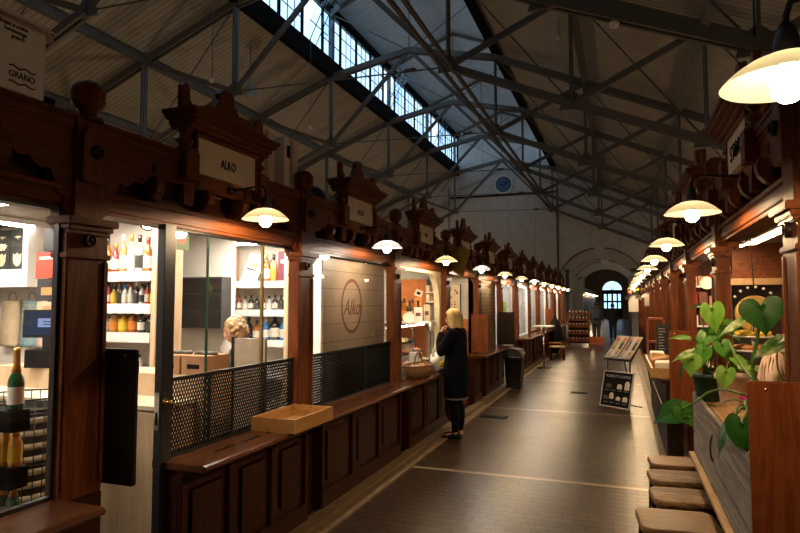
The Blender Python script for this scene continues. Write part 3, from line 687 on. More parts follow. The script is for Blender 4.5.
# ------------------------------------------------------------------ off-licence interior
def wallX(name, m, x0, x1, y, z0=0, z1=2.46): return struct(box(name, m, (x0, x1, y - .02, y + .02, z0, z1)))
pale = plain('pale_shop_wall', (.74,.68,.60), .6, vary=.03)
wallX('wall_shop', pale, -5.75, -3.62, 4.22); wallX('wall_shop', pale, -5.75, -3.74, 5.22)
hot = emit('white_tube', (1,.90,.76), 60); hotw = emit('warm_tube', (1,.66,.32), 30); spot = emit('spot_face', (1,.95,.85), 40)
def ceil_light(loc, lx, ly, m, label, group=None):
    r = thing('ceiling_light', label, 'ceiling light', loc, 0, group)
    box('housing', white, (-lx/2-.02, lx/2+.02, -ly/2-.02, ly/2+.02, .0, .045), r); box('diffuser', m, (-lx/2, lx/2, -ly/2, ly/2, -.012, -.001), r); return r
ceil_light((-3.6, 1.35, 2.41), 1.5, .12, hot, 'long ceiling light inside nearest shop window')
a, b = at(-4, 209, Z=2.36), at(58, 218, Z=2.36)
ceil_light((-4.1, 2.85, 2.40), 1.7, .12, hot, 'long ceiling light above the cash desk')
ceil_light((-5.0, 3.2, 2.41), .12, 1.4, hot, 'added long ceiling light brightening the gift bags')  # added tube, lifts the dim left side of the shop
ceil_light((-3.6, 3.70, 2.41), .9, .10, hot, 'strip light over the spirits shelf')
ceil_light((-3.3, 4.75, 2.41), .5, .5, hot, 'square ceiling light above the shop assistant')
ceil_light((-4.0, 5.95, 2.41), .9, .12, hot, 'strip light over the far bottle shelf')
ceil_light((-3.25, 5.55, 2.41), .12, 1.3, hot, 'added strip light brightening the gap by the timber blind')  # added tube, whitens the wall seen beside the blind
def spotlight(p, label, aim):
    r = thing('track_spotlight', label, 'spotlight', p); d = Vector(aim).normalized()
    q = d.to_track_quat('Z', 'Y').to_matrix()
    MB().lathe([(.03,-.10),(.05,-.09),(.052,.06),(.046,.06),(.044,.04)], n=16).xf(q).obj('can', black, r)
    MB().lathe([(.044,.045),(0,.045)], n=16, cap=False).xf(q).obj('lamp_face', spot, r)
    MB().tube([(0,0,.0),(0,0,2.46-p[2])], .01, 6).obj('stem', black, r)
spotlight(tuple(at(149, 221, Y=3.5)), 'black track spotlight over the spirits shelf by doorway', (.35,-.75,-.6))
spotlight(tuple(at(283, 236, Y=4.6)), 'black track spotlight behind the glazed front', (-.3,-.8,-.6))
# shelf units
def shelf_unit(label, x0, x1, y, zs, d=.30, zt=2.40, base=0.0):
    r = thing('shelf_unit', label, 'shelf', (0, y, 0))
    box('side_panel', wlight, (x0 - .04, x0, -d, 0, base, zt), r); box('side_panel', wlight, (x1, x1 + .04, -d, 0, base, zt), r)
    box('back_panel', plain('shelf_back', (.80,.74,.66), .6, vary=.03), (x0, x1, -.02, -.002, base, zt), r)
    for z in zs:
        s = box('shelf_board', white, (x0, x1, -d, -.02, z - .03, z), r)
        box('price_rail', white, (x0, x1, -d - .012, -d, z - .075, z + .005), s)
        m = MB(); k = int((x1 - x0) / .13)
        for j in range(k): m.box(x0 + .02 + j * .13, x0 + .115 + j * .13, -d - .0135, -d - .012, z - .065, z - .012)
        m.obj('price_tag', cardw, s)
    return r
shelf_unit('tall birch shelf of spirits seen through the open doorway', -4.40, -3.57, 4.19, (1.97, 1.705, 1.47, 1.17), .32)
box('plinth_cabinet', wlight, (-4.40, -3.57, 3.89, 4.17, 0, 1.0), bpy.data.objects['shelf_unit'])
shelf_unit('pale bottle shelf at the back behind the glazed front', -4.55, -3.72, 6.46, (1.97, 1.63, 1.27, .9), .30)
amber = plain('amber_spirit', (.36,.11,.015), .08, spec=.8); dark = plain('dark_bottle', (.02,.02,.014), .1, spec=.8); clear = plain('clear_spirit', (.55,.56,.54), .08, spec=.9)
red = plain('red_liqueur', (.36,.03,.02), .12, spec=.8); greenb = plain('green_bottle', (.01,.09,.025), .08, spec=.9); yel = plain('yellow_liqueur', (.60,.40,.03), .15); blue = plain('blue_bottle', (.03,.15,.40), .15); gold = plain('gold_foil', (.75,.42,.10), .3, .7); tan = plain('tan_bottle', (.45,.24,.09), .2)
lw = plain('paper_label', (.78,.72,.62), .6); lk = plain('black_label', (.03,.03,.03), .5); lo_ = plain('orange_label', (.65,.22,.03), .5); ly_ = plain('yellow_label', (.75,.52,.05), .5)
BP = {}
def bottle(kind, glassmat, labmat, capmat, h, r, loc, label, group):
    key = (kind, glassmat.name, labmat.name, capmat.name, round(h,3), round(r,3))
    if key in BP:
        o = dup(BP[key], loc, random.uniform(-.3,.3), label, group); return o
    t = thing(kind, label, 'bottle', loc, 0, group)
    sh = h * (.56 if kind != 'champagne_bottle' else .46)
    MB().lathe([(r*.9,0),(r,.01),(r,sh),(r*.85,sh+h*.07),(r*.42,sh+h*.17),(r*.34,h*.80),(r*.36,h*.82)], n=14).obj('body', glassmat, t)
    MB().lathe([(r+.001,sh*.22),(r+.001,sh*.82)], n=14, cap=False).obj('label', labmat, t)
    MB().lathe([(r*.42,h*.80),(r*.44,h*.985),(r*.3,h)] if kind != 'champagne_bottle' else [(r*.62,h*.60),(r*.45,h*.72),(r*.40,h*.9),(r*.46,h*.92),(r*.44,h*.99),(r*.2,h)], n=14).obj('cap', capmat, t)
    BP[key] = t; return t
def row(y, z, xs, spec, where, group):
    for i, x in enumerate(xs):
        g, l, c, h, r, word = spec[i % len(spec)]
        bottle('spirits_bottle', g, l, c, h, r, (x, y, z), '%s bottle, %s from the left %s' % (word, (ORD + ['fourteenth','fifteenth'])[i], where), group)
sA = [(red,lw,red,.29,.036,'red'),(red,lk,dark,.30,.034,'dark red'),(amber,lw,dark,.31,.038,'amber'),(red,lw,gold,.26,.036,'squat red'),(tan,lw,lw,.33,.034,'pale brown'),(clear,lw,gold,.33,.036,'clear'),(clear,lk,dark,.32,.037,'clear black label'),(amber,lw,red,.30,.038,'amber'),(amber,lo_,dark,.31,.034,'orange')]
row(3.98, 1.97, [-4.33 + .088*i for i in range(9)], sA, 'on the top spirits shelf', 'bottles on the top spirits shelf')
sB = [(clear,lw,blue,.17,.026,'small clear'),(clear,lw,red,.18,.024,'small red capped'),(dark,lk,lw,.19,.024,'small dark'),(clear,lk,dark,.17,.025,'small black label'),(red,lw,dark,.18,.024,'small red'),(yel,ly_,dark,.16,.026,'small yellow'),(dark,lk,red,.20,.022,'slim dark')]
row(3.96, 1.705, [-4.35 + .06*i for i in range(13)], sB, 'on the second spirits shelf', 'bottles on the second spirits shelf')
sC = [(dark,lk,lw,.19,.040,'black'),(amber,lw,gold,.19,.038,'amber'),(clear,lw,lw,.18,.042,'white label'),(tan,lo_,dark,.20,.040,'orange label'),(yel,ly_,yel,.18,.040,'yellow label'),(amber,lo_,red,.21,.038,'tall orange label'),(dark,lw,dark,.19,.036,'dark')]
row(3.96, 1.47, [-4.33 + .098*i for i in range(8)], sC, 'on the third spirits shelf', 'bottles on the third spirits shelf')
sD = [(clear,lw,lw,.14,.03,'little clear'),(lw,lw,dark,.12,.032,'little white')]
row(3.96, 1.17, [-4.31 + .11*i for i in range(6)], sD, 'on the fourth spirits shelf', 'bottles on the fourth spirits shelf')
sE = [(dark,lk,dark,.18,.034,'small black'),(amber,lw,dark,.19,.032,'small amber'),(clear,lw,dark,.17,.036,'small clear'),(dark,lw,dark,.18,.036,'small white label')]
row(6.27, 1.63, [-4.50 + .085*i for i in range(9)], sE, 'on the middle back shelf', 'bottles on the middle back shelf')
sF = [(dark,lk,dark,.28,.05,'large dark'),(amber,lw,dark,.24,.05,'amber'),(blue,lw,lw,.27,.05,'blue'),(dark,lw,dark,.32,.06,'tall black and white'),(blue,lw,blue,.29,.055,'bright blue')]
row(6.27, 1.27, [-4.28 + .125*i for i in range(5)], sF, 'on the lower back shelf', 'bottles on the lower back shelf')
sG = [(amber,lw,gold,.34,.045,'tall amber'),(tan,lo_,dark,.33,.045,'brown')]
row(6.27, 1.97, [-4.03, -3.93], sG, 'on the upper back shelf', 'bottles on the upper back shelf')
q = thing('gift_box', 'dark wine red box on the upper back shelf', 'box', (-3.79, 6.28, 1.97)); box('body', plain('wine_red_card', (.12,.02,.04), .5), (-.06,.06,-.05,.05,0,.36), q, .004); box('print', lw, (-.02,.03,-.052,-.05,.22,.26), q)
q = thing('sign_card', 'white framed card leaning on the upper back shelf', 'sign', (-4.28, 6.25, 1.97), 0, None, (math.radians(-12), math.radians(14), 0)); box('card', white, (-.11,.11,0,.012,0,.36), q); box('print', tan, (-.04,.07,-.002,0,.20,.30), q); box('print', ink, (-.08,.06,-.002,0,.15,.17), q)
q = thing('wall_panel', 'grey notice panel above the back shelf', 'panel', (-4.50, 6.22, 1.97)); box('panel', plain('slate_grey', (.12,.12,.13), .5), (-.07,.05,0,.02,0,.38), q)
# glazed wall cabinet
wc = thing('wall_cabinet', 'wide dark glazed cabinet on pale wall behind the assistant', 'cabinet', (-4.2, 5.2, 0))
box('carcass', plain('dark_cabinet', (.025,.024,.024), .5), (-.45, .44, -.16, -.002, 1.46, 1.98), wc); box('door', glassm('cabinet_glass', (.8,.8,.8), 1.0), (-.44, .43, -.175, -.165, 1.48, 1.96), wc)
for z in (1.62, 1.80): box('shelf_edge', plain('cabinet_edge_%d' % int(z*100), (.12,.10,.08), .5), (-.44, .43, -.164, -.16, z, z + .012), wc)
# counter and what stands on it
ct = thing('cash_counter', 'birch fronted cash counter across the shop behind open doorway', 'counter', (0, 0, 0))
box('front', wlight, (-4.55, -2.66, 2.98, 3.30, 0, 1.06), ct, .004); box('worktop', plain('pale_worktop', (.74,.62,.46), .35), (-4.56, -2.65, 2.96, 3.30, 1.06, 1.085), ct)
box('raised_back', wlight, (-4.55, -2.60, 3.30, 3.62, 0, 1.235), ct, .004)
for i, x in enumerate((-2.905, -2.695)):
    c = thing('cardboard_box', ['brown cardboard box on the counter nearer the doorway', 'brown cardboard box on the counter nearer the till'][i], 'box', (x, 3.45, 1.236))
    box('body', cardb, (-.10, .10, -.13, .13, 0, .125), c, .004); box('tape', tan, (-.101, .101, -.02, .02, .10, .1265), c); box('print', ink, (-.05, .05, -.1315, -.13, .04, .07), c)
    for j in range(3):
        s = MB().lathe([(.03,0),(.034,.012),(.02,.02),(0,.022)], n=10).obj('tin', steel, None, (x - .06 + .06*j, 3.45, 1.364)); tag(s, 'small tin lid, %s from the left on the brown box nearer the %s' % (ORD[j], ('doorway','till')[i]), 'tin', 'tins on the brown boxes')
ts = thing('till_screen', 'grey brown privacy screen beside the assistant at the till', 'screen', (-2.73, 4.02, 0)); box('panel', plain('taupe_panel', (.30,.25,.19), .5), (-.13,.15,-.015,.015,0,1.44), ts); box('edge_post', blackm, (-.155,-.13,-.02,.02,0,1.45), ts)
es = thing('notice_sign', 'small green notice with two red lines behind the glass', 'sign', tuple(at(184, 234, X=-2.56)))
box('plate', plain('green_plate', (.05,.11,.05), .5), (-.012, 0, -.07, .05, -.10, .10), es)
for z in (.05, -.045): box('red_line', plain('red_lettering_%d' % int(z*1000+100), (.5,.02,.02), .5), (0, .002, -.055, .01, z - .016, z + .02), es)
# left window: card desk pole, screen, gifts
pp = thing('display_pole', 'black till pole with red sign card and product pictures by nearest window', 'display', (-4.13, 3.44, 1.236))
MB().box(-.03, .03, -.02, .02, 0, 1.0).box(-.12,.12,-.09,.09,0,.012).obj('pole', black, pp)
box('top_box', black, (-.055, .055, -.05, .03, .88, 1.06), pp); box('red_sign', plain('red_sign_card', (.52,.05,.025), .5), (-.105, .105, -.07, -.05, .67, .87), pp)
box('sign_line', lw, (-.07, .07, -.0715, -.07, .815, .835), pp)
box('dark_picture', lk, (-.095, .105, -.06, -.05, .50, .665), pp); box('picture_print', tan, (-.05, .06, -.062, -.06, .54, .60), pp)
box('label_picture', plain('beige_print', (.50,.36,.24), .5), (-.09, .10, -.06, -.05, .35, .49), pp); MB().lathe([(.05,-.061),(.0,-.061)], (.01,0,.41), 20, 'y', False).obj('print_disc', cardb, pp)
box('tray', wpine, (-.10, .10, -.10, .02, .31, .345), pp)
MB().tube([(0,0,1.06),(.01,.0,1.16),(-.06,0,1.23)], .007, 6).obj('cable', black, pp)
ms = thing('till_monitor', 'black till monitor with lit window on its blue screen', 'monitor', (-4.03, 3.36, 1.236), .32)
MB().box(-.16,.16,-.07,.07,0,.13).obj('base', blackm, ms); box('neck', black, (-.06,.06,-.02,.02,.13,.25), ms); box('bezel', black, (-.21,.21,-.03,.02,.22,.43), ms, .006)
box('screen', emit('screen_blue', (.10,.13,.22), .35), (-.19,.19,-.032,-.03,.24,.415), ms); box('dialog', emit('screen_dialog', (.35,.45,.75), .8), (-.09,.12,-.034,-.032,.30,.365), ms)
for z in (.338, .318): box('dialog_line', ink, (-.05,.08,-.0345,-.034,z,z+.006), ms)
ws = thing('wall_shelf', 'white wall shelf holding two black gift boxes', 'shelf', (-5.27, 4.05, 1.86)); box('board', white, (-.42,.24,-.18,.15,0,.16), ws); box('price_strip', cardw, (-.15,.10,-.185,-.18,.05,.12), ws)
box('side', white, (.24,.30,-.18,.15,0,.62), ws)
for i, x in enumerate((-5.39, -5.19)):
    g = thing('gift_box', ['black gift box with pale shield, left one on the white shelf','black gift box with pale shield, right one on the white shelf'][i], 'box', (x, 4.02, 2.02), 0)
    box('body', lk, (-.095, .095, -.08, .08, 0, .37), g, .003); gl = plain('pale_gold_%d' % i, (.62,.58,.36), .4)
    MB().prism([(-.05,.15),(-.03,.13),(0,.155),(.03,.13),(.05,.15),(.05,.08),(.03,.045),(0,.03),(-.03,.045),(-.05,.08)], -.083, -.08, 'y').obj('shield_emblem', gl, g)
    MB().prism([(-.05,.30),(-.01,.295),(0,.28),(.01,.295),(.05,.30),(.01,.312),(0,.305),(-.01,.312)], -.083, -.08, 'y').obj('wing_emblem', gl, g)
for i, (xa, xb, m, wd) in enumerate([(-5.60,-5.39, plain('tan_cloth',(.55,.42,.27),.8), 'tan'), (-5.33,-5.14, dots('blue_dotted_cloth',(.22,.36,.42),(.70,.52,.18),26,.26), 'blue yellow dotted'), (-5.12,-5.03, dots('pink_dotted_cloth',(.72,.52,.48),(.60,.25,.25),30,.2), 'pink patterned')]):
    g = thing('gift_bag', '%s bottle gift bag hanging below the white shelf' % wd, 'bag', ((xa+xb)/2, 4.14, 1.30), 0, None); w2 = (xb-xa)/2
    MB().loft([[(-w2*k,-d,z),(w2*k,-d,z),(w2*k,d,z),(-w2*k,d,z)] for k, d, z in [(1,.035,0),(1,.04,.03),(.97,.035,.25),(.93,.025,.44)]]).obj('bag', m, g)
    MB().tube([(-w2*.5,0,.44),(-w2*.4,0,.50),(0,0,.52),(w2*.4,0,.50),(w2*.5,0,.44)], .006, 6).obj('handle', m, g)
rp = thing('wall_poster', 'red poster panel on the wall beside the till pole', 'poster', (-5.05, 4.18, 2.0)); box('panel', plain('red_poster', (.60,.07,.035), .6), (-.17,.17,0,.018,0,.36), rp); box('fold', plain('red_poster_fold', (.70,.14,.09), .6), (.045,.06,-.003,0,0,.36), rp)
# champagne stand and glass basket in the window
cs = thing('step_stand', 'black stepped bottle stand in nearest shop window', 'stand', (0,0,0))
c0 = at(15, 405, Y=2.12)
for z in (1.20, .93, .66): box('step', blackm, (c0.x-.25, c0.x+.045, 2.07, 2.17, z-.10, z), cs, .004)
box('side_board', wlight, (c0.x-.30, c0.x-.055, 1.965, 1.985, .55, 1.33), cs); box('foot', blackm, (c0.x-.25, c0.x+.04, 2.08, 2.16, 0, .57), cs)
bottle('champagne_bottle', greenb, lw, gold, .30, .036, (c0.x+.002, 2.12, 1.20), 'green champagne bottle with gold foil on the top step', 'bottles on the step stand')
for i in range(3): bottle('champagne_bottle', gold, ly_, gold, .24, .030, (c0.x + .012 - .065*i, 2.12, .93), 'golden sparkling bottle, %s from the right on the middle step' % ORD[i], 'bottles on the step stand')
for i in range(2): bottle('champagne_bottle', greenb, lw, gold, .22, .032, (c0.x + .01 - .07*i, 2.12, .66), 'green bottle, %s from the right on the lowest step' % ORD[i], 'bottles on the step stand')
bk = thing('wire_basket', 'tall round wire basket of ringed glass stacks in nearest window', 'basket', (-3.16, 2.47, 0))
MB().lathe([(.17,.02),(.18,.0),(.18,.5),(.17,.5)], n=24).obj('stand', blackm, bk)
wv_ = MB()
for j in range(30):
    a = 2*PI*j/30; wv_.tube([(.215*math.cos(a), .215*math.sin(a), .5),(.225*math.cos(a), .225*math.sin(a), 1.20)], .003, 5)
for z in (.50,.85,1.12,1.20): wv_.tube([(.225*math.cos(t*PI/16), .225*math.sin(t*PI/16), z) for t in range(33)], .005, 5, False)
wv_.obj('wire', black, bk)
cup = bands('ringed_stack', (.70,.66,.56), (.10,.09,.07), 'x', .022, .25, .4, bump=0)
for j in range(9):
    MB().lathe([(.20,.005),(.207,.012),(.207,.030),(.20,.037)], (0,0,.52 + .068*j), 28, 'z', False).obj('pale_ring', plain('pale_ring_%d' % j, (.72,.68,.56), .35), bk)
    MB().lathe([(.195,.035),(.195,.075)], (0,0,.52 + .068*j), 28, 'z', False).obj('dark_ring', plain('dark_ring_%d' % j, (.05,.05,.045), .3), bk)
tr = thing('pine_tray', 'shallow square pine tray at the corner of the polished ledge', 'tray', (0,0,.824))
tr.location = (-2.275, 3.93, .8235)
box('bottom', wpine, (-.175,.175,-.285,.285,0,.012), tr)
for x in (-.175, .163): box('long_side', wpine, (x,x+.012,-.285,.285,.012,.097), tr)
for y in (-.285, .273): box('end_side', wpine, (-.163,.163,y,y+.012,.012,.097), tr)
# ------------------------------------------------------------------ third bay: the deli
dl = plain('deli_white', (.75,.72,.66), .4)
struct(box('wall_deli_panel', orange, (-3.20, -2.735, 8.60, 8.635, .8, 2.07)))
ab = thing('arch_board', 'cream arched board lining the open deli front', 'board', (-2.52, 0, 0))
MB().prism([(8.53,.83),(8.53,2.17),(6.66,2.17),(6.66,2.12),(8.02,2.12)] + [(8.02+.42*math.sin(a*PI/12), 1.70+.42*math.cos(a*PI/12)) for a in range(1,7)] + [(8.44,.83)], -.05, .03, 'x').obj('board', plain('cream_lining', (.72,.62,.42), .5), ab)
ceil_light((-3.4, 7.55, 2.41), .14, 1.5, emit('deli_tube', (1,.80,.50), 38), 'strip light inside the deli')
dc = thing('display_case', 'glass topped deli display case full of food trays', 'display case', (-2.80, 7.55, 0))
box('base', dl, (-.22, .22, -.80, .80, 0, .86), dc); box('deck', chrome, (-.21, .21, -.79, .79, .86, .875), dc)
box('glass_shelf', glass, (-.21, -.10, -.78, .78, 1.28, 1.288), dc); box('glass_front', glass, (.20, .206, -.78, .78, .875, 1.36), dc); box('glass_top', glass, (-.20, .20, -.78, .78, 1.42, 1.427), dc)
fm = MB()
for lv in range(3): box('step', dl, (.08-.125*lv, .205-.125*lv, -.42, .79, .875, .895+.13*lv), dc)
box('case_light', emit('case_tube', (1,.86,.66), 16), (.10,.14,-.7,.7,1.40,1.415), dc)
for y in (-.79, 0, .79): fm.tube([(.205,y,.87),(.20,y,1.36),(.16,y,1.425),(-.20,y,1.43)], .011, 6)
fm.tube([(-.20,-.79,1.43),(-.20,.79,1.43)], .011, 6); fm.obj('frame', chrome, dc)
foods = [('pink sliced ham', (.62,.25,.18)), ('pale cheese', (.72,.58,.30)), ('salmon', (.70,.27,.12)), ('cream salad', (.72,.66,.50)), ('red salami', (.40,.08,.05)), ('herring', (.50,.46,.40))]
for i, (nm, c) in enumerate(foods + [('smoked fish', (.42,.24,.10)), ('olive', (.20,.18,.06)), ('yellow cheese', (.72,.50,.14)), ('white bread', (.75,.65,.48)), ('pink prawn', (.75,.36,.26)), ('dill herring', (.42,.45,.30))]):
    up = i >= 6; x = -2.83 if up else -2.72; lv = i % 3; x = -2.66 - .125*lv; y = 7.28 + .29*(i // 3); z = .896 + .13*lv
    t = thing('food_tray', '%s tray on the %s step of the deli case' % (nm, ('front','middle','back')[lv]), 'tray', (x, y, z), 0, 'food trays in the deli case')
    MB().box(-.12,.12,-.12,.12,0,.008).box(-.12,-.112,-.12,.12,0,.03).box(.112,.12,-.12,.12,0,.03).box(-.12,.12,-.12,-.112,0,.03).box(-.12,.12,.112,.12,0,.03).obj('tray', chrome, t)
    m = MB(); rnd = random.Random(i)
    for j in range(16):
        px, py = rnd.uniform(-.085,.085), rnd.uniform(-.085,.085); r = rnd.uniform(.022,.036)
        m.lathe([(0,0),(r,.006),(r*.9,.02+rnd.uniform(0,.02)),(0,.03+rnd.uniform(0,.025))], (px,py,.008), 8)
    m.obj('food', plain('food_%d' % i, c, .45), t)['kind'] = 'stuff'
pl = thing('round_plate', 'round pale plate standing on the deli case top', 'plate', (-2.72, 7.75, 1.43), 0, None, (math.radians(62), 0, math.radians(20)))
MB().lathe([(.03,0),(.06,.004),(.085,.014),(.084,.018),(.06,.008),(0,.006)], (0,.085,0), 24).obj('plate', dl, pl)
for i in range(7):
    bottle('spirits_bottle', (dark,greenb,amber)[i % 3], (lw,ly_,lo_)[i % 3], (dark,gold,dark)[i % 3], (.30,.26,.33)[i % 3], .036, (-3.06 + .085*(i % 4), 8.40 - .13*(i // 4), 1.452), 'dark oil bottle, %s of the cluster on the deli back shelf' % ORD[i], 'oil bottles in the deli')
bs = thing('back_shelf', 'white shelf across the back of the deli', 'shelf', (-2.95, 8.42, 1.42)); box('board', dl, (-.30,.40,-.20,.17,0,.03), bs); box('bracket', chrome, (-.28,-.26,-.15,.17,-.10,0), bs); box('bracket', chrome, (.36,.38,-.15,.17,-.10,0), bs)
for i, (x, w_, h_, m, wd) in enumerate([(-2.77,.13,.20,white,'white'),(-2.655,.09,.24,cream,'cream'),(-2.80,.10,.34,plain('orange_card',(.68,.28,.06),.6),'orange')]):
    q = thing('price_card', '%s card standing on the deli back shelf' % wd, 'card', (x, 8.30 + .05*i, 1.451)); box('card', m, (-w_/2,w_/2,0,.006,0,h_), q); box('print', redtrim, (-w_*.3,w_*.3,-.001,0,h_*.35,h_*.6), q)
tv = thing('small_screen', 'small dark screen high at the back of the deli', 'screen', (-2.62, 8.56, 1.98)); box('case', black, (-.07,.06,-.02,.04,0,.14), tv); box('display', emit('green_display', (.08,.30,.20), .4), (-.055,.045,-.022,-.02,.02,.12), tv)
for z in (1.72, 1.86):
    q = thing('spice_rack', '%s white rack of cards at the deli back wall' % ('upper' if z > 1.8 else 'lower'), 'rack', (-2.645, 8.56, z)); box('ledge', dl, (-.085,.085,-.05,.06,0,.02), q)
    for j in range(3): box('card', (lw,cardb,tan)[j], (-.08+.055*j,-.035+.055*j,-.02,-.012,.02,.12), q)
ps = thing('picture_card', 'small pale picture on the orange deli panel', 'card', (-2.86, 8.595, 1.86), 0, None, (0, math.radians(20), 0)); box('card', lw, (-.06,.06,-.004,0,-.05,.05), ps); box('print', ink, (-.03,.03,-.005,-.004,-.02,.02), ps)
# wicker basket on the ledge
wk = plain('wicker', (.26,.12,.05), .7, vary=.4, scale=60, bump=.6); wk2 = bands('wicker_rings', (.30,.15,.06), (.10,.045,.02), 'z', .022, .35, .7)
kb = thing('wicker_basket', 'brown wicker basket with arched handle on the deli ledge', 'basket', (-2.33, 6.98, .824))
def oval(a, b, z, n=20): return [(a*math.cos(2*PI*i/n), b*math.sin(2*PI*i/n), z) for i in range(n)]
MB().loft([oval(.12,.26,0), oval(.14,.29,.06), oval(.155,.31,.14), oval(.145,.30,.14), oval(.12,.26,.03)]).obj('bowl', wk2, kb)
MB().tube([(.0,-.15+.15*0,.13)] + [(0,-.15*math.cos(t*PI/10),.13+.16*math.sin(t*PI/10)) for t in range(1,10)] + [(0,.15,.13)], .013, 8).obj('handle', wk, kb)
MB().tube([(.152*math.cos(2*PI*i/24), .308*math.sin(2*PI*i/24), .142) for i in range(25)], .012, 6, False).obj('rim', wk, kb)
for i, (x, y, c, wd) in enumerate([(-2.36,6.90,(.62,.50,.30),'pale'),(-2.33,7.08,(.55,.33,.14),'golden'),(-2.30,6.80,(.66,.58,.44),'creamy')]):
    q = lump('bread_roll', plain('bread_%d' % i, c, .7), None, (x, y, .925), .065, (.9,1.3,.8), i + 3, .1, 14); tag(q, '%s bread roll lying in the wicker basket' % wd, 'bread')
for i, (y, c, wd) in enumerate([(7.40,(.08,.07,.28),'violet blue'),(7.31,(.70,.68,.66),'white')]):
    q = thing('food_box', '%s box standing behind the carrier bag on the ledge' % wd, 'box', (-2.50, y, .824)); box('body', plain('food_box_%d' % i, c, .5), (-.05,.05,-.04,.04,0,.26), q, .003); box('print', lw, (.05,.051,-.03,.03,.10,.18), q)
bg = thing('carrier_bag', 'white plastic carrier bag with yellow print on the ledge before the woman', 'bag', (-2.27, 7.62, .824))
bagm = plain('white_plastic', (.75,.74,.70), .35)
lump('sack', bagm, bg, (0,0,.115), .155, (.72,1.15,.82), 11, .22, 22, 0)
for x in (-.04, .05): MB().tube([(x,-.10,.19),(x,-.09,.27),(x*.6,-.03,.335),(x*.6,.03,.335),(x,.06,.27),(x,.08,.19)], [.03,.022,.014,.014,.022,.03], 8, True, .4).obj('handle', bagm, bg)
lump('print', plain('yellow_print', (.70,.48,.04), .5), bg, (.062,-.06,.10), .075, (.7,1.0,.75), 2, .1, 14, .02)

# ------------------------------------------------------------------ fourth and fifth bays
po = thing('wall_picture', 'cream poster with red dot pattern on pale board wall', 'poster', (-2.86, 10.695, 1.77))
box('sheet', plain('poster_paper', (.72,.62,.42), .6), (-.115,.10,-.006,0,-.27,.27), po); box('frame_edge', ink, (.10,.116,-.012,0,-.28,.28), po)
d = MB(); rnd = random.Random(4)
for i in range(16): d.lathe([(rnd.uniform(.006,.02),-.008),(.0,-.008)], (rnd.uniform(-.08,.07),0,rnd.uniform(-.22,.22)), 10, 'y', False)
d.obj('pattern', plain('poster_red', (.55,.10,.05), .6), po)
yb = thing('hanging_sign', 'tilted yellow paper sign hanging by the third left lamp', 'sign', (-2.33, 9.0, 2.36))
MB().prism([(-.006,.233),(.168,.166),(.06,-.26),(-.20,-.105)], -.004, .004, 'y').obj('sheet', plain('yellow_paper', (.30,.20,.02), .7), yb)
MB().tube([(.08,0,.20),(.02,0,.28)], .004, 6).obj('hook', black, yb)
MB().tube([(-.02,-.006,.12),(.03,-.006,.02),(-.02,-.006,-.06)], .004, 6).obj('pen_line', plain('faint_olive', (.22,.15,.02), .7), yb)
struct(box('wall_shutter', bands('slatted_shutter', (.14,.085,.035), (.035,.02,.01), 'z', .075, .25, .45, False, .8), (-2.56, -2.53, 10.96, 12.82, .82, 2.17)))
ceil_light((-3.4, 9.7, 2.41), .14, 1.2, hotw, 'strip light above the pale board wall')
bd = thing('stall_gate', 'low orange brown gate in the open stall gap behind the woman', 'gate', (-2.47, 9.35, 0)); box('panel', wo, (-.02,.02,-.55,.60,.06,.78), bd); box('rail', black, (-.03,.03,-.56,.62,.78,.815), bd); box('rail', wpanel, (-.03,.03,-.56,.62,.02,.06), bd)
# sixth to twelfth bays: glazed fronts
whot = emit('cool_tube', (.95,.97,1), 60)
for k in range(5, 12):
    a, b = PLY(k) + .115, PLY(k + 1) - .115
    shopwin(-2.50, a, b, .825, 2.165, [(a + b) / 2], fw=.05, fr=wv if k % 2 else white)
    wallX('wall_shop_back', dl if k % 3 else orange, -3.55, -3.45, (a + b) / 2) if False else struct(box('wall_shop_back', dl, (-3.6, -3.55, a, b, 0, 2.46)))
    ceil_light((-3.05, (a + b) / 2, 2.41), .14, 1.5, whot if k % 2 else hot, 'strip light inside %s shop window of the left row' % ORD[k + 1], 'strip lights of the far left shops')
    q = thing('shop_shelf', 'pale goods shelf inside %s bay of the left row' % ORD[k + 1], 'shelf', (-3.38, (a + b) / 2, 0), 0, 'goods shelves of the far left shops')
    for z in (.85, 1.25, 1.65): box('board', dl, (-.15, .15, -.8, .8, z, z + .03), q)
    box('side', dl, (-.15, .15, -.84, -.8, 0, 1.95), q); box('side', dl, (-.15, .15, .8, .84, 0, 1.95), q)
    rnd = random.Random(k)
    for z in (.881, 1.281, 1.681):
        for j in range(4):
            c = random.Random(k * 50 + int(z * 10) + j); hh = c.uniform(.12, .26)
            g = box('goods_box', (lw, cardb, blue, red, tan, yel, dark)[c.randrange(7)], (-.09, .09, -.11, .11, 0, hh), None, 0, None, (-3.38, (a + b) / 2 - .6 + .4 * j, z))
            tag(g, 'packet of goods, %s on the %s shelf in %s left bay' % (ORD[j], {.881:'low',1.281:'middle',1.681:'top'}[z], ORD[k + 1]), 'packet', 'goods in the far left shops')
q = thing('paper_notice', 'lime green paper notice in the window beyond the shutter', 'notice', (-2.475, 13.42, 1.57)); box('sheet', plain('lime_paper', (.42,.72,.06), .6), (-.002,.002,-.40,.36,-.16,.16), q); box('print', plain('lime_print', (.25,.42,.04), .6), (.002,.0025,-.2,.2,-.02,.03), q)
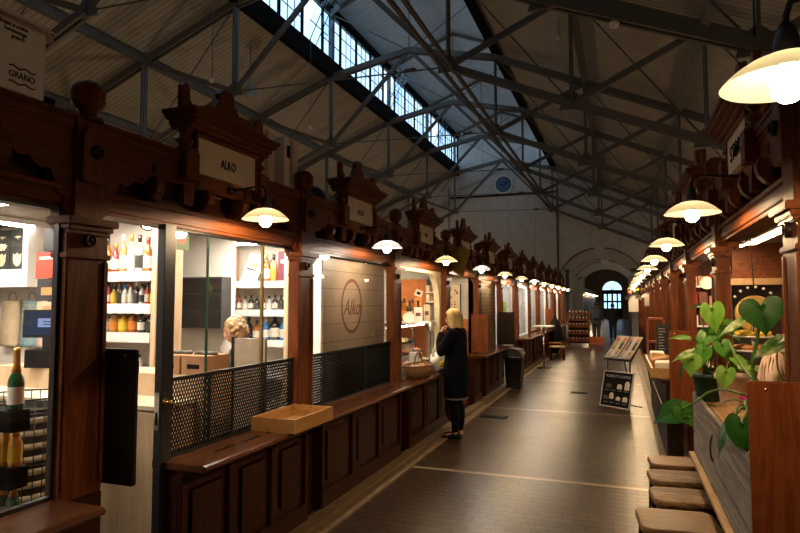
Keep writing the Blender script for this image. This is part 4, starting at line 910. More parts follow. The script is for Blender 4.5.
# ------------------------------------------------------------------ bin, high table, bench, rack, crate along the left kerb
bn = thing('litter_bin', 'black tapered litter bin with sloping lid by the left kerb', 'bin', (-2.06, 12.35, 0))
def rr(hx, hy, z, c=.03, n=3):
    P = []
    for sx, sy, a0 in ((1,1,0),(-1,1,PI/2),(-1,-1,PI),(1,-1,3*PI/2)):
        for i in range(n + 1):
            a = a0 + PI/2*i/n; P.append((sx*(hx-c) + c*math.cos(a), sy*(hy-c) + c*math.sin(a), z))
    return P
MB().loft([rr(.14,.19,.0), rr(.145,.195,.03), rr(.175,.235,.60), rr(.185,.245,.60), rr(.185,.245,.64)]).obj('body', black, bn)
MB().prism([(-.185,.64),(.185,.64),(.185,.68),(.10,.78),(-.185,.82)], -.235, .235, 'y').obj('lid', plain('bin_lid', (.03,.03,.03), .3), bn)
MB().tube([(.185,-.18,.69),(.13,-.19,.765),(.02,-.19,.80)], .012, 6).tube([(.185,.18,.69),(.13,.19,.765),(.02,.19,.80)], .012, 6).tube([(.19,-.19,.69),(.19,.19,.69)], .010, 6).obj('lid_trim', plain('grey_trim', (.35,.33,.30), .4), bn)
ht = thing('high_table', 'narrow white topped standing table on one steel pole', 'table', (-1.93, 16.2, 0))
box('tabletop', plain('table_top_white', (.66,.62,.55), .3), (-.26,.26,-.32,.32,1.08,1.112), ht, .008); MB().lathe([(.028,.02),(.028,1.08)], n=14).obj('pole', chrome, ht); MB().lathe([(.22,0),(.22,.012),(.05,.03),(.03,.05)], n=24).obj('foot_disc', chrome, ht)
be = thing('wooden_chair', 'low dark wooden chair standing by the left row', 'chair', (-2.0, 19.6, 0), .2)
box('seat', wv, (-.24,.24,-.24,.24,.42,.46), be, .008); box('backrest', wv, (-.24,-.20,-.24,.24,.70,1.05), be, .01)
for sx in (-.21,.21):
    for sy in (-.21,.21): box('leg', wv, (sx-.025,sx+.025,sy-.025,sy+.025,0,.42), be)
for sy in (-.22,.22): box('back_post', wv, (-.24,-.20,sy-.02,sy+.02,.46,1.05), be)
bt = thing('low_stool', 'small pale topped stool in front of the dark chair', 'stool', (-1.82, 18.6, 0)); box('seat', wtop, (-.22,.22,-.18,.18,.38,.42), bt, .008)
for sx in (-.19,.19):
    for sy in (-.15,.15): box('leg', wdark, (sx-.02,sx+.02,sy-.02,sy+.02,0,.38), bt)
dk = lump('bundled_coats', blackm, None, (-2.12, 21.0, .60), .32, (.7,.9,1.8), 9, .2, 18, 0.0); tag(dk, 'dark bundle of covered goods beside the jar rack', 'bundle')
rk = thing('jar_rack', 'tiered wooden rack of jars at far end of left row', 'rack', (-1.60, 25.0, 0), .0)
box('back_panel', wdark, (-.38,.38,.0,.02,.1,1.2), rk)
for sx in (-.40,.40): MB().prism([(-.32,0),(.32,0),(.10,1.34),(-.10,1.34)], sx-.02, sx+.02, 'x').obj('side', wv, rk)
for j, z in enumerate((.20,.48,.76,1.02,1.26)):
    box('tier', wh, (-.38,.38,-.30+.05*j,.26-.04*j,z-.025,z), rk)
    for i in range(6):
        o = bpy.data.objects.get('preserve_jar')
        lab = 'jar, %s from the left on the %s tier of the far rack' % (ORD[i], ('lowest','second','third','fourth','top')[j])
        loc = (-1.60 - .32 + .128*i, 25.0 - .24 + .05*j, z)
        if not o:
            t = thing('preserve_jar', lab, 'jar', loc, 0, 'jars on the far rack'); MB().lathe([(.045,0),(.05,.01),(.05,.10),(.04,.12)], n=10).obj('glass_body', plain('jam', (.13,.035,.02), .4), t); MB().lathe([(.043,.115),(.043,.14),(0,.141)], n=10).obj('lid', plain('jar_lid', (.35,.26,.15), .5), t)
        else: dup(o, loc, 0, lab)
oc = thing('fruit_crate', 'orange red crate on the floor beside the jar rack', 'crate', (-.98, 26.0, 0)); mcr = plain('orange_crate', (.45,.10,.02), .5)
MB().box(-.3,.3,-.2,.2,0,.03).box(-.3,.3,-.2,-.17,.06,.30).box(-.3,.3,.17,.2,.06,.30).box(-.3,-.27,-.17,.17,.06,.30).box(.27,.3,-.17,.17,.06,.30).obj('body', mcr, oc)
for sx in (-.29,.26):
    for sy in (-.19,.16): box('corner_post', mcr, (sx,sx+.03,sy,sy+.03,.0,.34), oc)
# ------------------------------------------------------------------ right row, foreground
def stool(label, x, y, rz, m, h=.50, w=.42, d=.33):
    r = thing('bar_stool', label, 'stool', (x, y, 0), rz, 'wooden topped stools under the planter')
    MB().loft([rr(w/2-.01, d/2-.01, h-.045, .06, 4), rr(w/2, d/2, h-.035, .06, 4), rr(w/2, d/2, h-.008, .06, 4), rr(w/2-.008, d/2-.008, h, .055, 4)]).obj('seat', m, r)
    f = MB(); X, Y = w/2 - .035, d/2 - .035
    f.box(-X-.012, X+.012, -Y-.012, -Y+.012, h-.075, h-.046).box(-X-.012, X+.012, Y-.012, Y+.012, h-.075, h-.046).box(-X-.012, -X+.012, -Y, Y, h-.075, h-.046).box(X-.012, X+.012, -Y, Y, h-.075, h-.046); f.obj('seat_frame', black, r)
    for sx in (-1, 1):
        for sy in (-1, 1): MB().bar((sx*X, sy*Y, h-.06), (sx*(X+.02), sy*(Y+.015), 0), .026, .026).obj('leg', black, r)
    for sx in (-1, 1): MB().bar((sx*(X+.014), -Y-.01, .16), (sx*(X+.014), Y+.01, .16), .018, .018).obj('stretcher', black, r)
    return r
stool('smooth topped stool nearest the camera under the planter', .275, 3.78, .10, wseat2, .50, .42, .36)
stool('rough grained stool, second from the camera under the planter', .355, 4.27, .10, wseat, .50, .40, .32)
stool('rough grained stool, third from the camera under the planter', .37, 4.72, .10, wseat, .50, .42, .32)
stool('plain topped stool, farthest of the row under the planter', .36, 5.16, .10, wseat2, .50, .36, .30)
pb = thing('planter_counter', 'weathered plank counter holding the potted plants', 'counter', (0, 0, 0))
PZ = 1.03
f = MB()
for j in range(3): f.box(.485, .512, 2.77, 4.98, .625 + .146*j, .768 + .146*j)
f.obj('front_planks', wgrey, pb, bevel=.004)
for y in (3.35, 4.05, 4.75): box('back_batten', wgrey, (.512, .535, y-.04, y+.04, .60, PZ), pb)
g = MB()
for j, (a, b) in enumerate([(.54,.65),(.765,.95),(.96,1.15)]): g.box(a, b, 2.99 if a > .6 else 2.77, 4.90 if a > .6 else 4.98, PZ-.025, PZ)
g.box(.65,.765,2.99,4.90,PZ-.025,PZ); g.obj('top_board', wtop, pb, bevel=.004)
box('carcass', wdark, (.78, 1.14, 3.00, 4.88, 0, PZ-.026), pb); box('kick_board', wdark, (.60,.63,2.99,4.90,0,PZ-.026), pb)
MB().box(.45,.485,2.77,4.98,.60,.622).obj('lower_lip', wtop, pb)
MB().tube([(.482,3.95,.95),(.470,3.93,.92),(.472,3.97,.88),(.468,3.93,.84),(.480,3.95,.80)], .006, 6).obj('iron_hook', black, pb)
# plants
def leafmat(name, c, c2):
    m, nt, out = nmat(name); L = nt.links.new; b = bsdf(nt, c, .35, 0, .5)
    tc = nt.nodes.new('ShaderNodeTexCoord'); nz = nt.nodes.new('ShaderNodeTexNoise'); nz.inputs['Scale'].default_value = 18; L(tc.outputs['Object'], nz.inputs['Vector'])
    r = nt.nodes.new('ShaderNodeValToRGB'); r.color_ramp.elements[0].color = (*c, 1); r.color_ramp.elements[1].color = (*c2, 1); r.color_ramp.elements[0].position = .45; r.color_ramp.elements[1].position = .75
    L(nz.outputs['Fac'], r.inputs['Fac']); L(r.outputs['Color'], b.inputs['Base Color'])
    t = nt.nodes.new('ShaderNodeBsdfTranslucent'); L(r.outputs['Color'], t.inputs['Color'])
    mx = nt.nodes.new('ShaderNodeMixShader'); mx.inputs['Fac'].default_value = .35
    L(b.outputs['BSDF'], mx.inputs[1]); L(t.outputs[0], mx.inputs[2]); L(mx.outputs[0], out.inputs['Surface']); return m
gd = leafmat('deep_green_leaf', (.020,.095,.014), (.03,.13,.02)); gm = leafmat('mid_green_leaf', (.07,.24,.025), (.12,.32,.04)); gb = leafmat('bright_green_leaf', (.17,.38,.05), (.28,.48,.10)); gv = leafmat('variegated_leaf', (.07,.22,.03), (.62,.66,.36)); gs = leafmat('stem_green', (.12,.26,.05), (.18,.32,.08))
def leaf(parent, p, tip, nrm, L_, W_, m, curl=.25, fold=.18):
    org = parent.location; p = Vector(p); tip = Vector(tip).normalized(); n = Vector(nrm); n = (n - tip * n.dot(tip)).normalized(); s = tip.cross(n)
    N, R = 28, 4; vs = [Vector((0,0,0))]; fs = []
    out = []
    for i in range(N):
        a = 2*PI*i/N; x = 16*math.sin(a)**3/17; y = (13*math.cos(a)-5*math.cos(2*a)-2*math.cos(3*a)-math.cos(4*a))/17
        out.append((x, .32 - y))          # notch near 0, tip +
    for j in range(1, R + 1):
        q = (j / R)
        for (x, t) in out: vs.append(Vector((x*q, t*q + 0*(1-q), 0)))
    for i in range(N): fs.append((0, 1+i, 1+(i+1)%N))
    for j in range(R-1):
        for i in range(N): fs.append((1+j*N+i, 1+(j+1)*N+i, 1+(j+1)*N+(i+1)%N, 1+j*N+(i+1)%N))
    P = []
    for v in vs:
        x, t = v.x * W_/2, v.y * L_/1.32
        z = fold * abs(x) * (1 - .3*abs(v.x)) - curl * t * t / L_ + .05*L_*math.sin(v.x*5 + v.y*4)*.25
        P.append(p + s*x + tip*t + n*z - org)
    return MB().add(P, fs, True).obj('leaf', m, parent)
def stem(parent, pts, r=.006, m=None):
    pts = [Vector(q) - parent.location for q in pts]; out = []
    for i in range(len(pts) - 1):
        p0 = pts[max(i-1,0)]; p1 = pts[i]; p2 = pts[i+1]; p3 = pts[min(i+2,len(pts)-1)]
        for k in range(6):
            t = k/6; out.append(.5*((2*p1)+(p2-p0)*t+(2*p0-5*p1+4*p2-p3)*t*t+(3*p1-p0-3*p2+p3)*t**3))
    out.append(pts[-1]); return MB().tube(out, r, 6).obj('stem', m or gs, parent)
def V(px, py, Y): return at(px, py, Y=Y)
def pot(parent, r, h, m, lip=.01):
    MB().lathe([(r*.74,0),(r*.76,.004),(r*.97,h-.03),(r+lip,h-.03),(r+lip,h),(r*.9,h),(r*.88,h-.03)], n=28, cap=False).lathe([(0,.002),(r*.74,.002)], n=28, cap=False).obj('pot', m, parent)
    MB().lathe([(0,h-.028),(r*.9,h-.028)], n=24, cap=False).obj('soil', plain('soil_' + parent.name, (.03,.02,.012), .9), parent)
TOW = (0,-1,.15)    # leaf faces turned to the aisle end where the photographer stands
p1 = thing('potted_pothos', 'bright leaved pothos in dark green pot at the far end of plank counter', 'plant', (.563, 4.77, PZ))
pot(p1, .098, .19, plain('dark_green_pot', (.010,.04,.018), .35)); b1 = Vector((.563, 4.77, PZ+.19))
for (px, py, Y, tip, L_, W_, m, nr) in [(712,309,5.1,(.12,0,-1),.235,.215,gb,(-.2,-1,.2)),(692,359,4.9,(-.15,-.1,-1),.17,.19,gb,(-.3,-1,.3)),(708,335,5.2,(-.5,-.2,-.5),.18,.17,gm,(-.1,-.8,.6)),(726,326,5.3,(.5,-.2,-.5),.19,.17,gm,(.1,-.8,.6)),(722,345,5.1,(.3,-.3,-.8),.17,.16,gm,(0,-1,.4)),(704,350,5.0,(-.2,-.2,-.9),.16,.15,gm,(-.2,-1,.3)),(686,338,4.8,(-1,-.1,.12),.15,.085,gv,(0,-.5,.9)),(690,353,4.7,(-1,-.2,-.35),.17,.085,gv,(0,-.6,.8)),(682,368,4.7,(-.25,0,-1),.15,.06,gd,(-.9,-.4,.1)),(741,322,5.0,(-.85,-.3,-.45),.25,.09,gv,(.2,-.6,.8)),(700,305,5.2,(-.8,0,-.2),.14,.06,gd,(0,-.4,.9)),(716,330,5.5,(.1,-.1,-1),.16,.15,gm,(.2,-1,.2))]:
    Y *= .87; L_ *= .74; W_ *= .74; q = V(px, py, Y); leaf(p1, q, tip, nr, L_, W_, m); mid = (b1 + q)/2 + Vector((0,0,.10)); stem(p1, [b1 + Vector((random.uniform(-.03,.03),0,0)), mid, q], .0045)
p2 = thing('potted_philodendron', 'trailing plant in pinkish beige pot with magenta tag', 'plant', (.705, 4.66, PZ))
pot(p2, .105, .20, plain('beige_pot', (.68,.45,.32), .6)); b2 = Vector((.705, 4.66, PZ+.19))
box('plant_tag', plain('magenta_tag', (.42,.03,.16), .5), (.02,.085,-.112,-.108,.03,.075), p2)
for (px, py, Y, tip, L_, W_, m, nr) in [(726,372,4.7,(-.2,-.2,-1),.15,.14,gb,(-.2,-1,.3)),(737,360,4.9,(.5,-.2,-.4),.16,.10,gb,(.1,-.7,.7)),(744,368,4.8,(.9,-.2,.0),.16,.05,gb,(0,-.5,.9)),(757,369,4.7,(1,-.2,-.12),.20,.04,gb,(0,-.5,.9))]:
    Y *= .87; L_ *= .85; W_ *= .85; q = V(px, py, Y); leaf(p2, q, tip, nr, L_, W_, m); stem(p2, [b2, (b2+q)/2 + Vector((0,0,.08)), q], .004)
p3 = thing('trailing_monstera', 'large heart leaved plant rooted behind the big orange board', 'plant', (.80, 3.42, PZ))
pot(p3, .10, .16, blackm); b3 = Vector((.80, 3.42, PZ+.14))
q = V(761, 306, 3.35); leaf(p3, q, (.12,-.08,-1), (-.1,-1,.1), .155, .215, gd, .12, .10); stem(p3, [b3, V(755, 378, 3.4), V(758, 335, 3.42), q + Vector((0,.02,0))], .009)
q = V(778, 343, 3.3); leaf(p3, q, (-.8,-.1,-.55), (.4,-.7,.5), .15, .075, gv, .1, .4); stem(p3, [b3, V(779, 372, 3.36), q], .004)
stem(p3, [b3, V(748, 374, 3.6), V(728, 340, 4.0)], .007)
for (px, py, Y, tip, L_, W_, m, nr, path) in [(679,411,3.75,(-.85,-.1,-.35),.16,.17,gd,(-.3,-.8,.6),[(735,392,3.55),(712,391,3.65),(695,402,3.72)]),(682,409,3.72,(.45,-.1,-.7),.115,.12,gm,(.1,-.9,.5),[(735,392,3.55),(712,391,3.65),(697,401,3.7)]),(731,424,3.25,(-.55,-.05,-.95),.185,.085,gd,(-.85,-.6,.2),[(748,408,3.3),(738,412,3.25)]),(742,424,3.15,(.0,-.1,-1),.165,.15,gd,(-.25,-1,.15),[(749,400,3.3),(747,412,3.2)])]:
    q = V(px, py, Y); leaf(p3, q, tip, nr, L_, W_, m); stem(p3, [b3] + [V(*c) for c in path] + [q], .0055)
stem(p3, [b3, V(738, 400, 3.6), V(722, 404, 3.9)], .004); stem(p3, [b3, V(744, 404, 3.4), V(736, 420, 3.35)], .004)
# ------------------------------------------------------------------ cafe behind the right opening
CZ = PZ
wb = lump('wrapped_bundle', plain('pale_pink_wrap', (.70,.52,.42), .5), None, (.815, 4.0, CZ+.205), .09, (.95,.95,2.3), 8, .10, 26, CZ); tag(wb, 'pale pink wrapped bundle on the cafe counter', 'bundle')
pr_ = MB()
for i in range(9): pr_.tube([(.815+.088*math.cos(a)*k, 4.0+.088*math.sin(a)*k, z) for a in [-PI*.15 - i*PI*.09] for k, z in ((.8,CZ+.06),(1.0,CZ+.2),(.85,CZ+.32),(.4,CZ+.40))], .004, 5)
pr_.obj('pleats', plain('pale_wrap_fold', (.62,.42,.33), .5), wb)
cs2 = thing('cake_stand', 'two tier cake stand with pastries on the cafe counter', 'cake stand', (.80, 4.47, CZ))
MB().lathe([(.09,0),(.09,.01),(.018,.03),(.010,.06),(.010,.53),(.0,.55)], n=18).obj('column', chrome, cs2)
for z, r in ((.375,.125),(.465,.11)): MB().lathe([(0,z),(r,z),(r+.008,z+.012),(r,z+.006),(0,z+.006)], n=30, cap=False).obj('tier_plate', dl, cs2)
for j, (z, R, c, wd, n_) in enumerate([(.382,.085,(.42,.17,.05),'brown pastry on the lower tier',6),(.472,.072,(.72,.45,.05),'yellow pastry on the upper tier',6)]):
    mm = plain('pastry_%d' % j, c, .6)
    for i in range(n_):
        a = 2*PI*i/n_; o = lump('pastry', mm, None, (.80+R*math.cos(a), 4.47+R*math.sin(a), CZ+z+.018), .038, (1,1,.5), 20+i+j*9, .12, 12); tag(o, '%s of the cake stand, %s round from the post' % (wd, ORD[i]), 'pastry', 'pastries on the cake stand')
sh = thing('cup_shelf', 'small white shelf with a cup beside the cake stand', 'shelf', (.975, 4.42, CZ)); box('board', white, (-.07,.07,-.08,.08,.385,.40), sh); box('upright', white, (-.06,.06,.065,.08,0,.385), sh); box('base', white, (-.07,.07,-.07,.08,0,.015), sh)
mu = thing('mug', 'white mug on the small shelf by the cake stand', 'mug', (.945, 4.38, CZ+.40)); MB().lathe([(.026,0),(.030,.006),(.032,.09),(.028,.09),(.026,.01),(0,.008)], n=20, cap=False).obj('cup', white, mu); MB().tube([(.030+.024*math.sin(PI*t/8),0,.016+.058*t/8) for t in range(9)], .006, 6).obj('handle', white, mu)
rm = thing('round_mirror', 'round gold rimmed mirror hanging on a cord in the cafe opening', 'mirror', (.84, 4.60, 1.645))
MB().lathe([(.098,-.012),(.116,-.018),(.122,0),(.116,.014),(.098,.012)], n=40, axis='y').obj('rim', plain('gold_rim', (.85,.55,.16), .3, .6), rm); MB().lathe([(.10,0),(0,0)], n=40, axis='y', cap=False).obj('mirror_glass', plain('cream_disc', (.50,.40,.24), .35), rm)
MB().tube([(0,0,.12),(-.01,0,.45),(-.02,0,.79)], .004, 6).tube([(.02,0,.79),(.10,-.05,.62),(.22,-.1,.68),(.30,-.15,.79)], .004, 6).obj('cord', black, rm)
for i in range(7):
    a = PI*.18 + i*PI*.10; MB().lathe([(0,-.011),(.011,0),(0,.011)], (.150*math.cos(a),0,.180*math.sin(a)), 8).obj('bead', lw, rm)
hk = thing('hanging_cloth', 'small white hanging cloth left of the round mirror', 'cloth', (.79, 5.62, 1.50)); MB().loft([oval(.03,.012,0,12),oval(.04,.015,.10,12),oval(.035,.012,.20,12),oval(.012,.01,.25,12)]).obj('cloth', dl, hk); MB().tube([(0,0,.24),(0,0,.96)], .004, 6).obj('cord', black, hk)
ceil_light((1.42, 6.9, 2.40), .10, 2.0, hotw, 'long strip light under the cafe ceiling')
ceil_light((1.85, 5.0, 2.40), .10, 1.6, hotw, 'strip light deeper under the cafe ceiling'); ceil_light((1.15, 8.2, 2.41), .5, .10, hot, 'strip light above the red goods shelf')
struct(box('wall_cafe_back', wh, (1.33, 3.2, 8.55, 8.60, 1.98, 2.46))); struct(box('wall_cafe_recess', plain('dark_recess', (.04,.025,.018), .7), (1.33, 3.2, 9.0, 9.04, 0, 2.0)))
struct(box('trim_13', plain('gilt_beam', (.45,.26,.10), .4), (1.30, 3.2, 8.50, 8.56, 1.94, 2.02)))
rs = thing('red_banner', 'narrow dark red banner at the back of the cafe', 'banner', (1.98, 8.95, 1.2)); box('cloth', plain('red_cloth', (.30,.03,.02), .7), (-.05,.05,-.01,0,0,.72), rs); box('rod', black, (-.07,.07,-.012,.002,.72,.735), rs)
bc = thing('back_counter', 'brown back counter along the cafe rear', 'counter', (0,0,0)); box('body', wh, (1.36, 3.0, 8.0, 8.5, 0, .92), bc); box('worktop', wtop, (1.34, 3.0, 7.97, 8.5, .92, .95), bc)
gs_ = thing('goods_shelf', 'pale shelf of red and white packets seen between two right posts', 'shelf', (1.08, 8.9, 0))
for z in (.9, 1.16, 1.42, 1.68, 1.94): box('board', dl, (-.24,.24,-.15,.12,z-.02,z), gs_)
for s in (-.26,.24): box('side', dl, (s,s+.02,-.15,.12,0,2.2), gs_)
for zi, z in enumerate((.9,1.16,1.42,1.68,1.94)):
    for j in range(4):
        c = random.Random(zi*9+j); o = box('goods_packet', (redtrim, lw, plain('pink_pack',(.65,.32,.25),.5) if not bpy.data.materials.get('pink_pack') else bpy.data.materials['pink_pack'], red, cardb)[c.randrange(5)], (-.05,.05,-.05,.05,0,c.uniform(.12,.2)), None, 0, None, (1.08-.18+.12*j, 8.86, z+.0005)); tag(o, 'packet, %s along the %s shelf of the goods seen between right posts' % (ORD[j], ('lowest','second','third','fourth','top')[zi]), 'packet', 'packets on the right goods shelf')
gl = thing('globe_lamp', 'glowing round globe lamp seen between two right posts', 'lamp', tuple(V(707, 283, 7.6))); MB().lathe([(0,-.07),(.04,-.06),(.065,-.025),(.065,.02),(.04,.055),(.015,.07)], n=20, cap=False).obj('globe', emit('globe_glow', (1,.62,.25), 2.5), gl); MB().tube([(0,0,.1),(0,0,2.46-gl.location.z)], .006, 6).obj('cord', black, gl)
# ------------------------------------------------------------------ right row, further down
rb = thing('sales_counter', 'dark wooden sales counter carrying the packet crate on the right', 'counter', (0,0,0)); box('body', wdark, (.44, .60, 7.2, 10.9, 0, .84), rb); box('worktop', wpanel, (.40, .65, 7.2, 10.9, .84, .875), rb); box('pale_edge', cream, (.395, .40, 7.25, 9.2, .60, .62), rb)
cr = thing('packet_crate', 'shallow pale wooden crate of packets behind the plants', 'crate', (.43, 8.3, .876))
for b in [(-.13,.17,-.95,-.93,0,.11),(-.13,.17,.93,.95,0,.11),(-.13,-.11,-.93,.93,0,.11),(.15,.17,-.93,.93,0,.11)]: box('side_slat', wpine, b, cr)
box('bottom', wpine, (-.11,.15,-.93,.93,0,.012), cr)
for i in range(7):
    c = random.Random(i); o = box('snack_packet', (lw, plain('orange_pack',(.62,.20,.04),.5) if i == 1 else lw, cardb, white, red, tan, lw)[i], (-.09,.09,-.09,.09,0,.10+c.uniform(0,.07)), None, .01, None, (.45, 7.53+.25*i, .89), (c.uniform(-.15,.15), c.uniform(-.25,.25), 0)); tag(o, '%s packet from the near end of the shallow crate' % ORD[i], 'packet', 'packets in the shallow crate')
df = thing('display_shelf', 'red brown wooden display frame with chalkboard on the right counter', 'display', (.50, 10.6, .876)); rbn = plain('red_brown_wood', (.30,.07,.025), .5)
for b in [(-.12,-.09,-.1,.1,0,.60),(.13,.16,-.1,.1,0,.60),(-.12,.16,-.1,.1,.57,.60),(-.09,.13,-.1,.1,.20,.225)]: box('frame_board', rbn, b, df)
cb = box('chalkboard', lk, (.02,.22,-.14,-.12,0,.50), df, 0, None, (0,0,0), (0,0,0))
for j in range(9): MB().box(.05,.05+.1*random.uniform(.4,1.2),-.142,-.14,.06+.045*j,.072+.045*j).obj('chalk_line', plain('chalk_%d' % j,(.5,.5,.48),.8), cb)
for i, (k, m, lab) in enumerate([(24, white, 'white T shirt hanging from the far right stall front'), (17, plain('grey_shirt',(.32,.30,.27),.8), 'small grey T shirt hanging beyond the display frame')]):
    p = V((633.5, 648)[i], (303, 300)[i], k); s = thing('hanging_shirt', lab, 'T-shirt', p, 0)
    P = [(-.17,-.33),(.17,-.33),(.17,.18),(.27,.10),(.32,.20),(.17,.33),(.07,.34),(0,.30),(-.07,.34),(-.17,.33),(-.32,.20),(-.27,.10),(-.17,.18)]; q_ = (1, .5)[i]
    MB().prism([(a*q_, b*q_) for a, b in P], -.02, .02, 'y').obj('shirt', m, s); MB().tube([(0,0,.3*q_),(0,0,.38*q_),(.25,0,.42*q_)], .008, 6).obj('hanger', black, s)
p = V(633, 292, 23.5)
for i, (dx, dz, m) in enumerate([(-.12,0,red),(.08,.05,greenb),(.0,.14,red),(.16,.12,yel)]):
    o = MB().lathe([(0,-.10),(.07,-.07),(.10,0),(.07,.07),(0,.10)], n=14, cap=False).obj('ornament_ball', m, None, (p.x+dx, p.y, p.z+dz)); tag(o, '%s ornament ball hanging above the white T shirt' % ('lower red','green','upper red','yellow')[i], 'ornament', 'balls above the T shirt')
# menu board and newspaper rack on the floor
mb_ = thing('menu_board', "black menu board lettered ROBERT'S COFFEE on the tiles", 'sign', (-.145, 10.47, 0), 0, None, (math.radians(-15), 0, math.radians(-36)))
W, Hh = .27, .56
box('panel', plain('menu_black', (.008,.008,.009), .8, 0, .1), (-W, W, 0, .02, .03, .03+Hh), mb_)
for b in [(-W-.012,-W,-.006,.025,.02,.04+Hh),(W,W+.012,-.006,.025,.02,.04+Hh),(-W,W,-.006,.025,.02,.03),(-W,W,-.006,.025,.03+Hh,.04+Hh)]: box('frame', plain('board_frame',(.62,.55,.45),.5) if not bpy.data.materials.get('board_frame') else bpy.data.materials['board_frame'], b, mb_)
text('lettering', "ROBERT'S COFFEE", .058, plain('chalk_grey', (.30,.30,.30), .8), mb_, (0, -.001, .52), TYN, .001)
for (x, z, w_, h_) in [(.05,.36,.045,.04),(.19,.385,.045,.07),(-.08,.20,.04,.05),(.05,.165,.04,.03),(.18,.165,.045,.04)]:
    MB().prism([(x-w_,z-h_),(x+w_,z-h_),(x+w_,z+h_*.5),(x+w_*.4,z+h_),(x-w_*.4,z+h_),(x-w_,z+h_*.5)], -.002, 0, 'y').obj('cup_picture', plain('cup_print_%d' % int(x*100+z*1000), (.60,.52,.42), .6), mb_)
for (x, z) in [(-.16,.36),(-.19,.165)]: MB().box(x-.05,x+.05,-.002,0,z-.03,z+.03).obj('cup_picture', plain('dim_cup_print_%d' % int(z*1000), (.06,.05,.05), .6), mb_)
for z in (.29, .09): 
    for x in (-.18,-.06,.06,.18): MB().box(x-.04,x+.04,-.0015,0,z-.006,z+.006).obj('price_line', plain('price_grey',(.16,.16,.16),.8) if not bpy.data.materials.get('price_grey') else bpy.data.materials['price_grey'], mb_)
MB().bar((.18,.02,.10),(.22,.42,.115),.02,.02).bar((-.18,.02,.10),(-.18,.42,.115),.02,.02).obj('rear_leg', black, mb_)
nr = thing('newspaper_rack', 'slanted newspaper rack on thin black legs in the aisle', 'rack', (.06, 12.9, 0), math.radians(-42))
ft, fb_ = Vector((0,.16,1.03)), Vector((0,-.24,.58))
def onr(u, v, off): # u across, v down the slope 0..1
    q = ft.lerp(fb_, v); n_ = Vector((0,-.75,.66)); return Vector((u,0,0)) + q + n_*off
MB().loft([[onr(a,v,o) for a, o in ((-.34,-.015),(.34,-.015),(.34,0),(-.34,0))] for v in (0,1)]).obj('slanted_board', wdark, nr)
MB().loft([[onr(a,v,o) for a, o in ((-.34,0),(.34,0),(.34,.03),(-.34,.03))] for v in (.98,1.0)]).obj('stop_lip', black, nr)
for a in (-.28, .28): MB().bar(onr(a,.9,-.02), (a,-.22,0), .018,.018).obj('leg', black, nr); MB().bar(onr(a,0,-.02), (a,.40,0), .018,.018).obj('leg', black, nr)
RZ = Matrix.Rotation(math.radians(-42), 3, 'Z')
for i, u in enumerate((-.165, .165)):
    mg = thing('newspaper', ['newspaper with yellow and dark pictures, left on the slanted rack','newspaper with pink headline, right on the slanted rack'][i], 'newspaper', (.06, 12.9, 0), math.radians(-42))
    curl = [onr(0, v, 0) for v in (0,)]
    rings = []
    for v in (.01,.2,.4,.6,.8,.97): k = .012 + .03*max(0, v-.6)*2; rings.append([onr(u-.15,v,.002),onr(u+.15,v,.002),onr(u+.15,v,k+.006),onr(u,v,k+.014),onr(u-.15,v,k)])
    MB().loft(rings).obj('pages', plain('newsprint_%d' % i, (.52,.46,.38), .8), mg)
    def patch(nm, a, b, v0, v1, m): MB().loft([[onr(u+a,v,.012+.06*max(0,v-.6)+.0075), onr(u+b,v,.012+.06*max(0,v-.6)+.0075), onr(u+b,v,.012+.06*max(0,v-.6)+.011), onr(u+a,v,.012+.06*max(0,v-.6)+.011)] for v in (v0,(v0+v1)/2,v1)]).obj(nm, m, mg)
    patch('headline', -.13, .12, .08, .22, plain('headline_%d' % i, ((.50,.16,.12),(.55,.24,.20))[i], .7))
    patch('photograph', -.08 if i else -.04, .12, .25, .58, plain('photo_dark_%d' % i, (.06,.05,.07), .6)); patch('photograph', -.11, -.04, .30, .60, plain('photo_tone_%d' % i, ((.45,.32,.05),(.50,.22,.20))[i], .6))
    patch('photograph', -.02, .11, .62, .80, plain('photo_low_%d' % i, (.34,.20,.16), .6)); patch('text_column', -.12, -.04, .66, .90, plain('text_grey_%d' % i, (.36,.33,.30), .8))
# ------------------------------------------------------------------ people
def welded(mb, name, mat, parent, vox=.009, smooth=4):
    """overlapping closed shapes fused into one continuous skin"""
    o = mb.obj(name, mat, None); r = o.modifiers.new('fuse', 'REMESH'); r.mode = 'VOXEL'; r.voxel_size = vox; r.use_smooth_shade = True
    s = o.modifiers.new('soft', 'SMOOTH'); s.iterations = smooth; s.factor = .5
    dg = bpy.context.evaluated_depsgraph_get(); me = bpy.data.meshes.new_from_object(o.evaluated_get(dg)); me.name = name
    bpy.data.objects.remove(o); me.materials.clear(); me.materials.append(mat); me.polygons.foreach_set('use_smooth', [True]*len(me.polygons))
    q = bpy.data.objects.new(name, me); C.objects.link(q); q.parent = parent; return q
def smoothpts(P, k=5):
    P = [Vector(p) for p in P]; out = []
    for i in range(len(P)-1):
        a, b, c, d = P[max(i-1,0)], P[i], P[i+1], P[min(i+2,len(P)-1)]
        for j in range(k):
            t = j/k; out.append(.5*((2*b)+(c-a)*t+(2*a-5*b+4*c-d)*t*t+(3*b-a-3*c+d)*t**3))
    return out + [P[-1]]
def limb(mb, P, R, n=12, k=5, flat=1.0):
    pts = smoothpts(P, k); rs = []
    for i in range(len(pts)):
        u = i / k; j = min(int(u), len(R)-2); rs.append(R[j] + (R[j+1]-R[j])*(u-j))
    mb.tube(pts, rs, n, True, flat); 
    for q, r in ((pts[0], rs[0]), (pts[-1], rs[-1])): mb.lathe([(0,-r)] + [(r*math.sin(PI*t/6), -r*math.cos(PI*t/6)) for t in range(1,6)] + [(0,r)], q, 10)
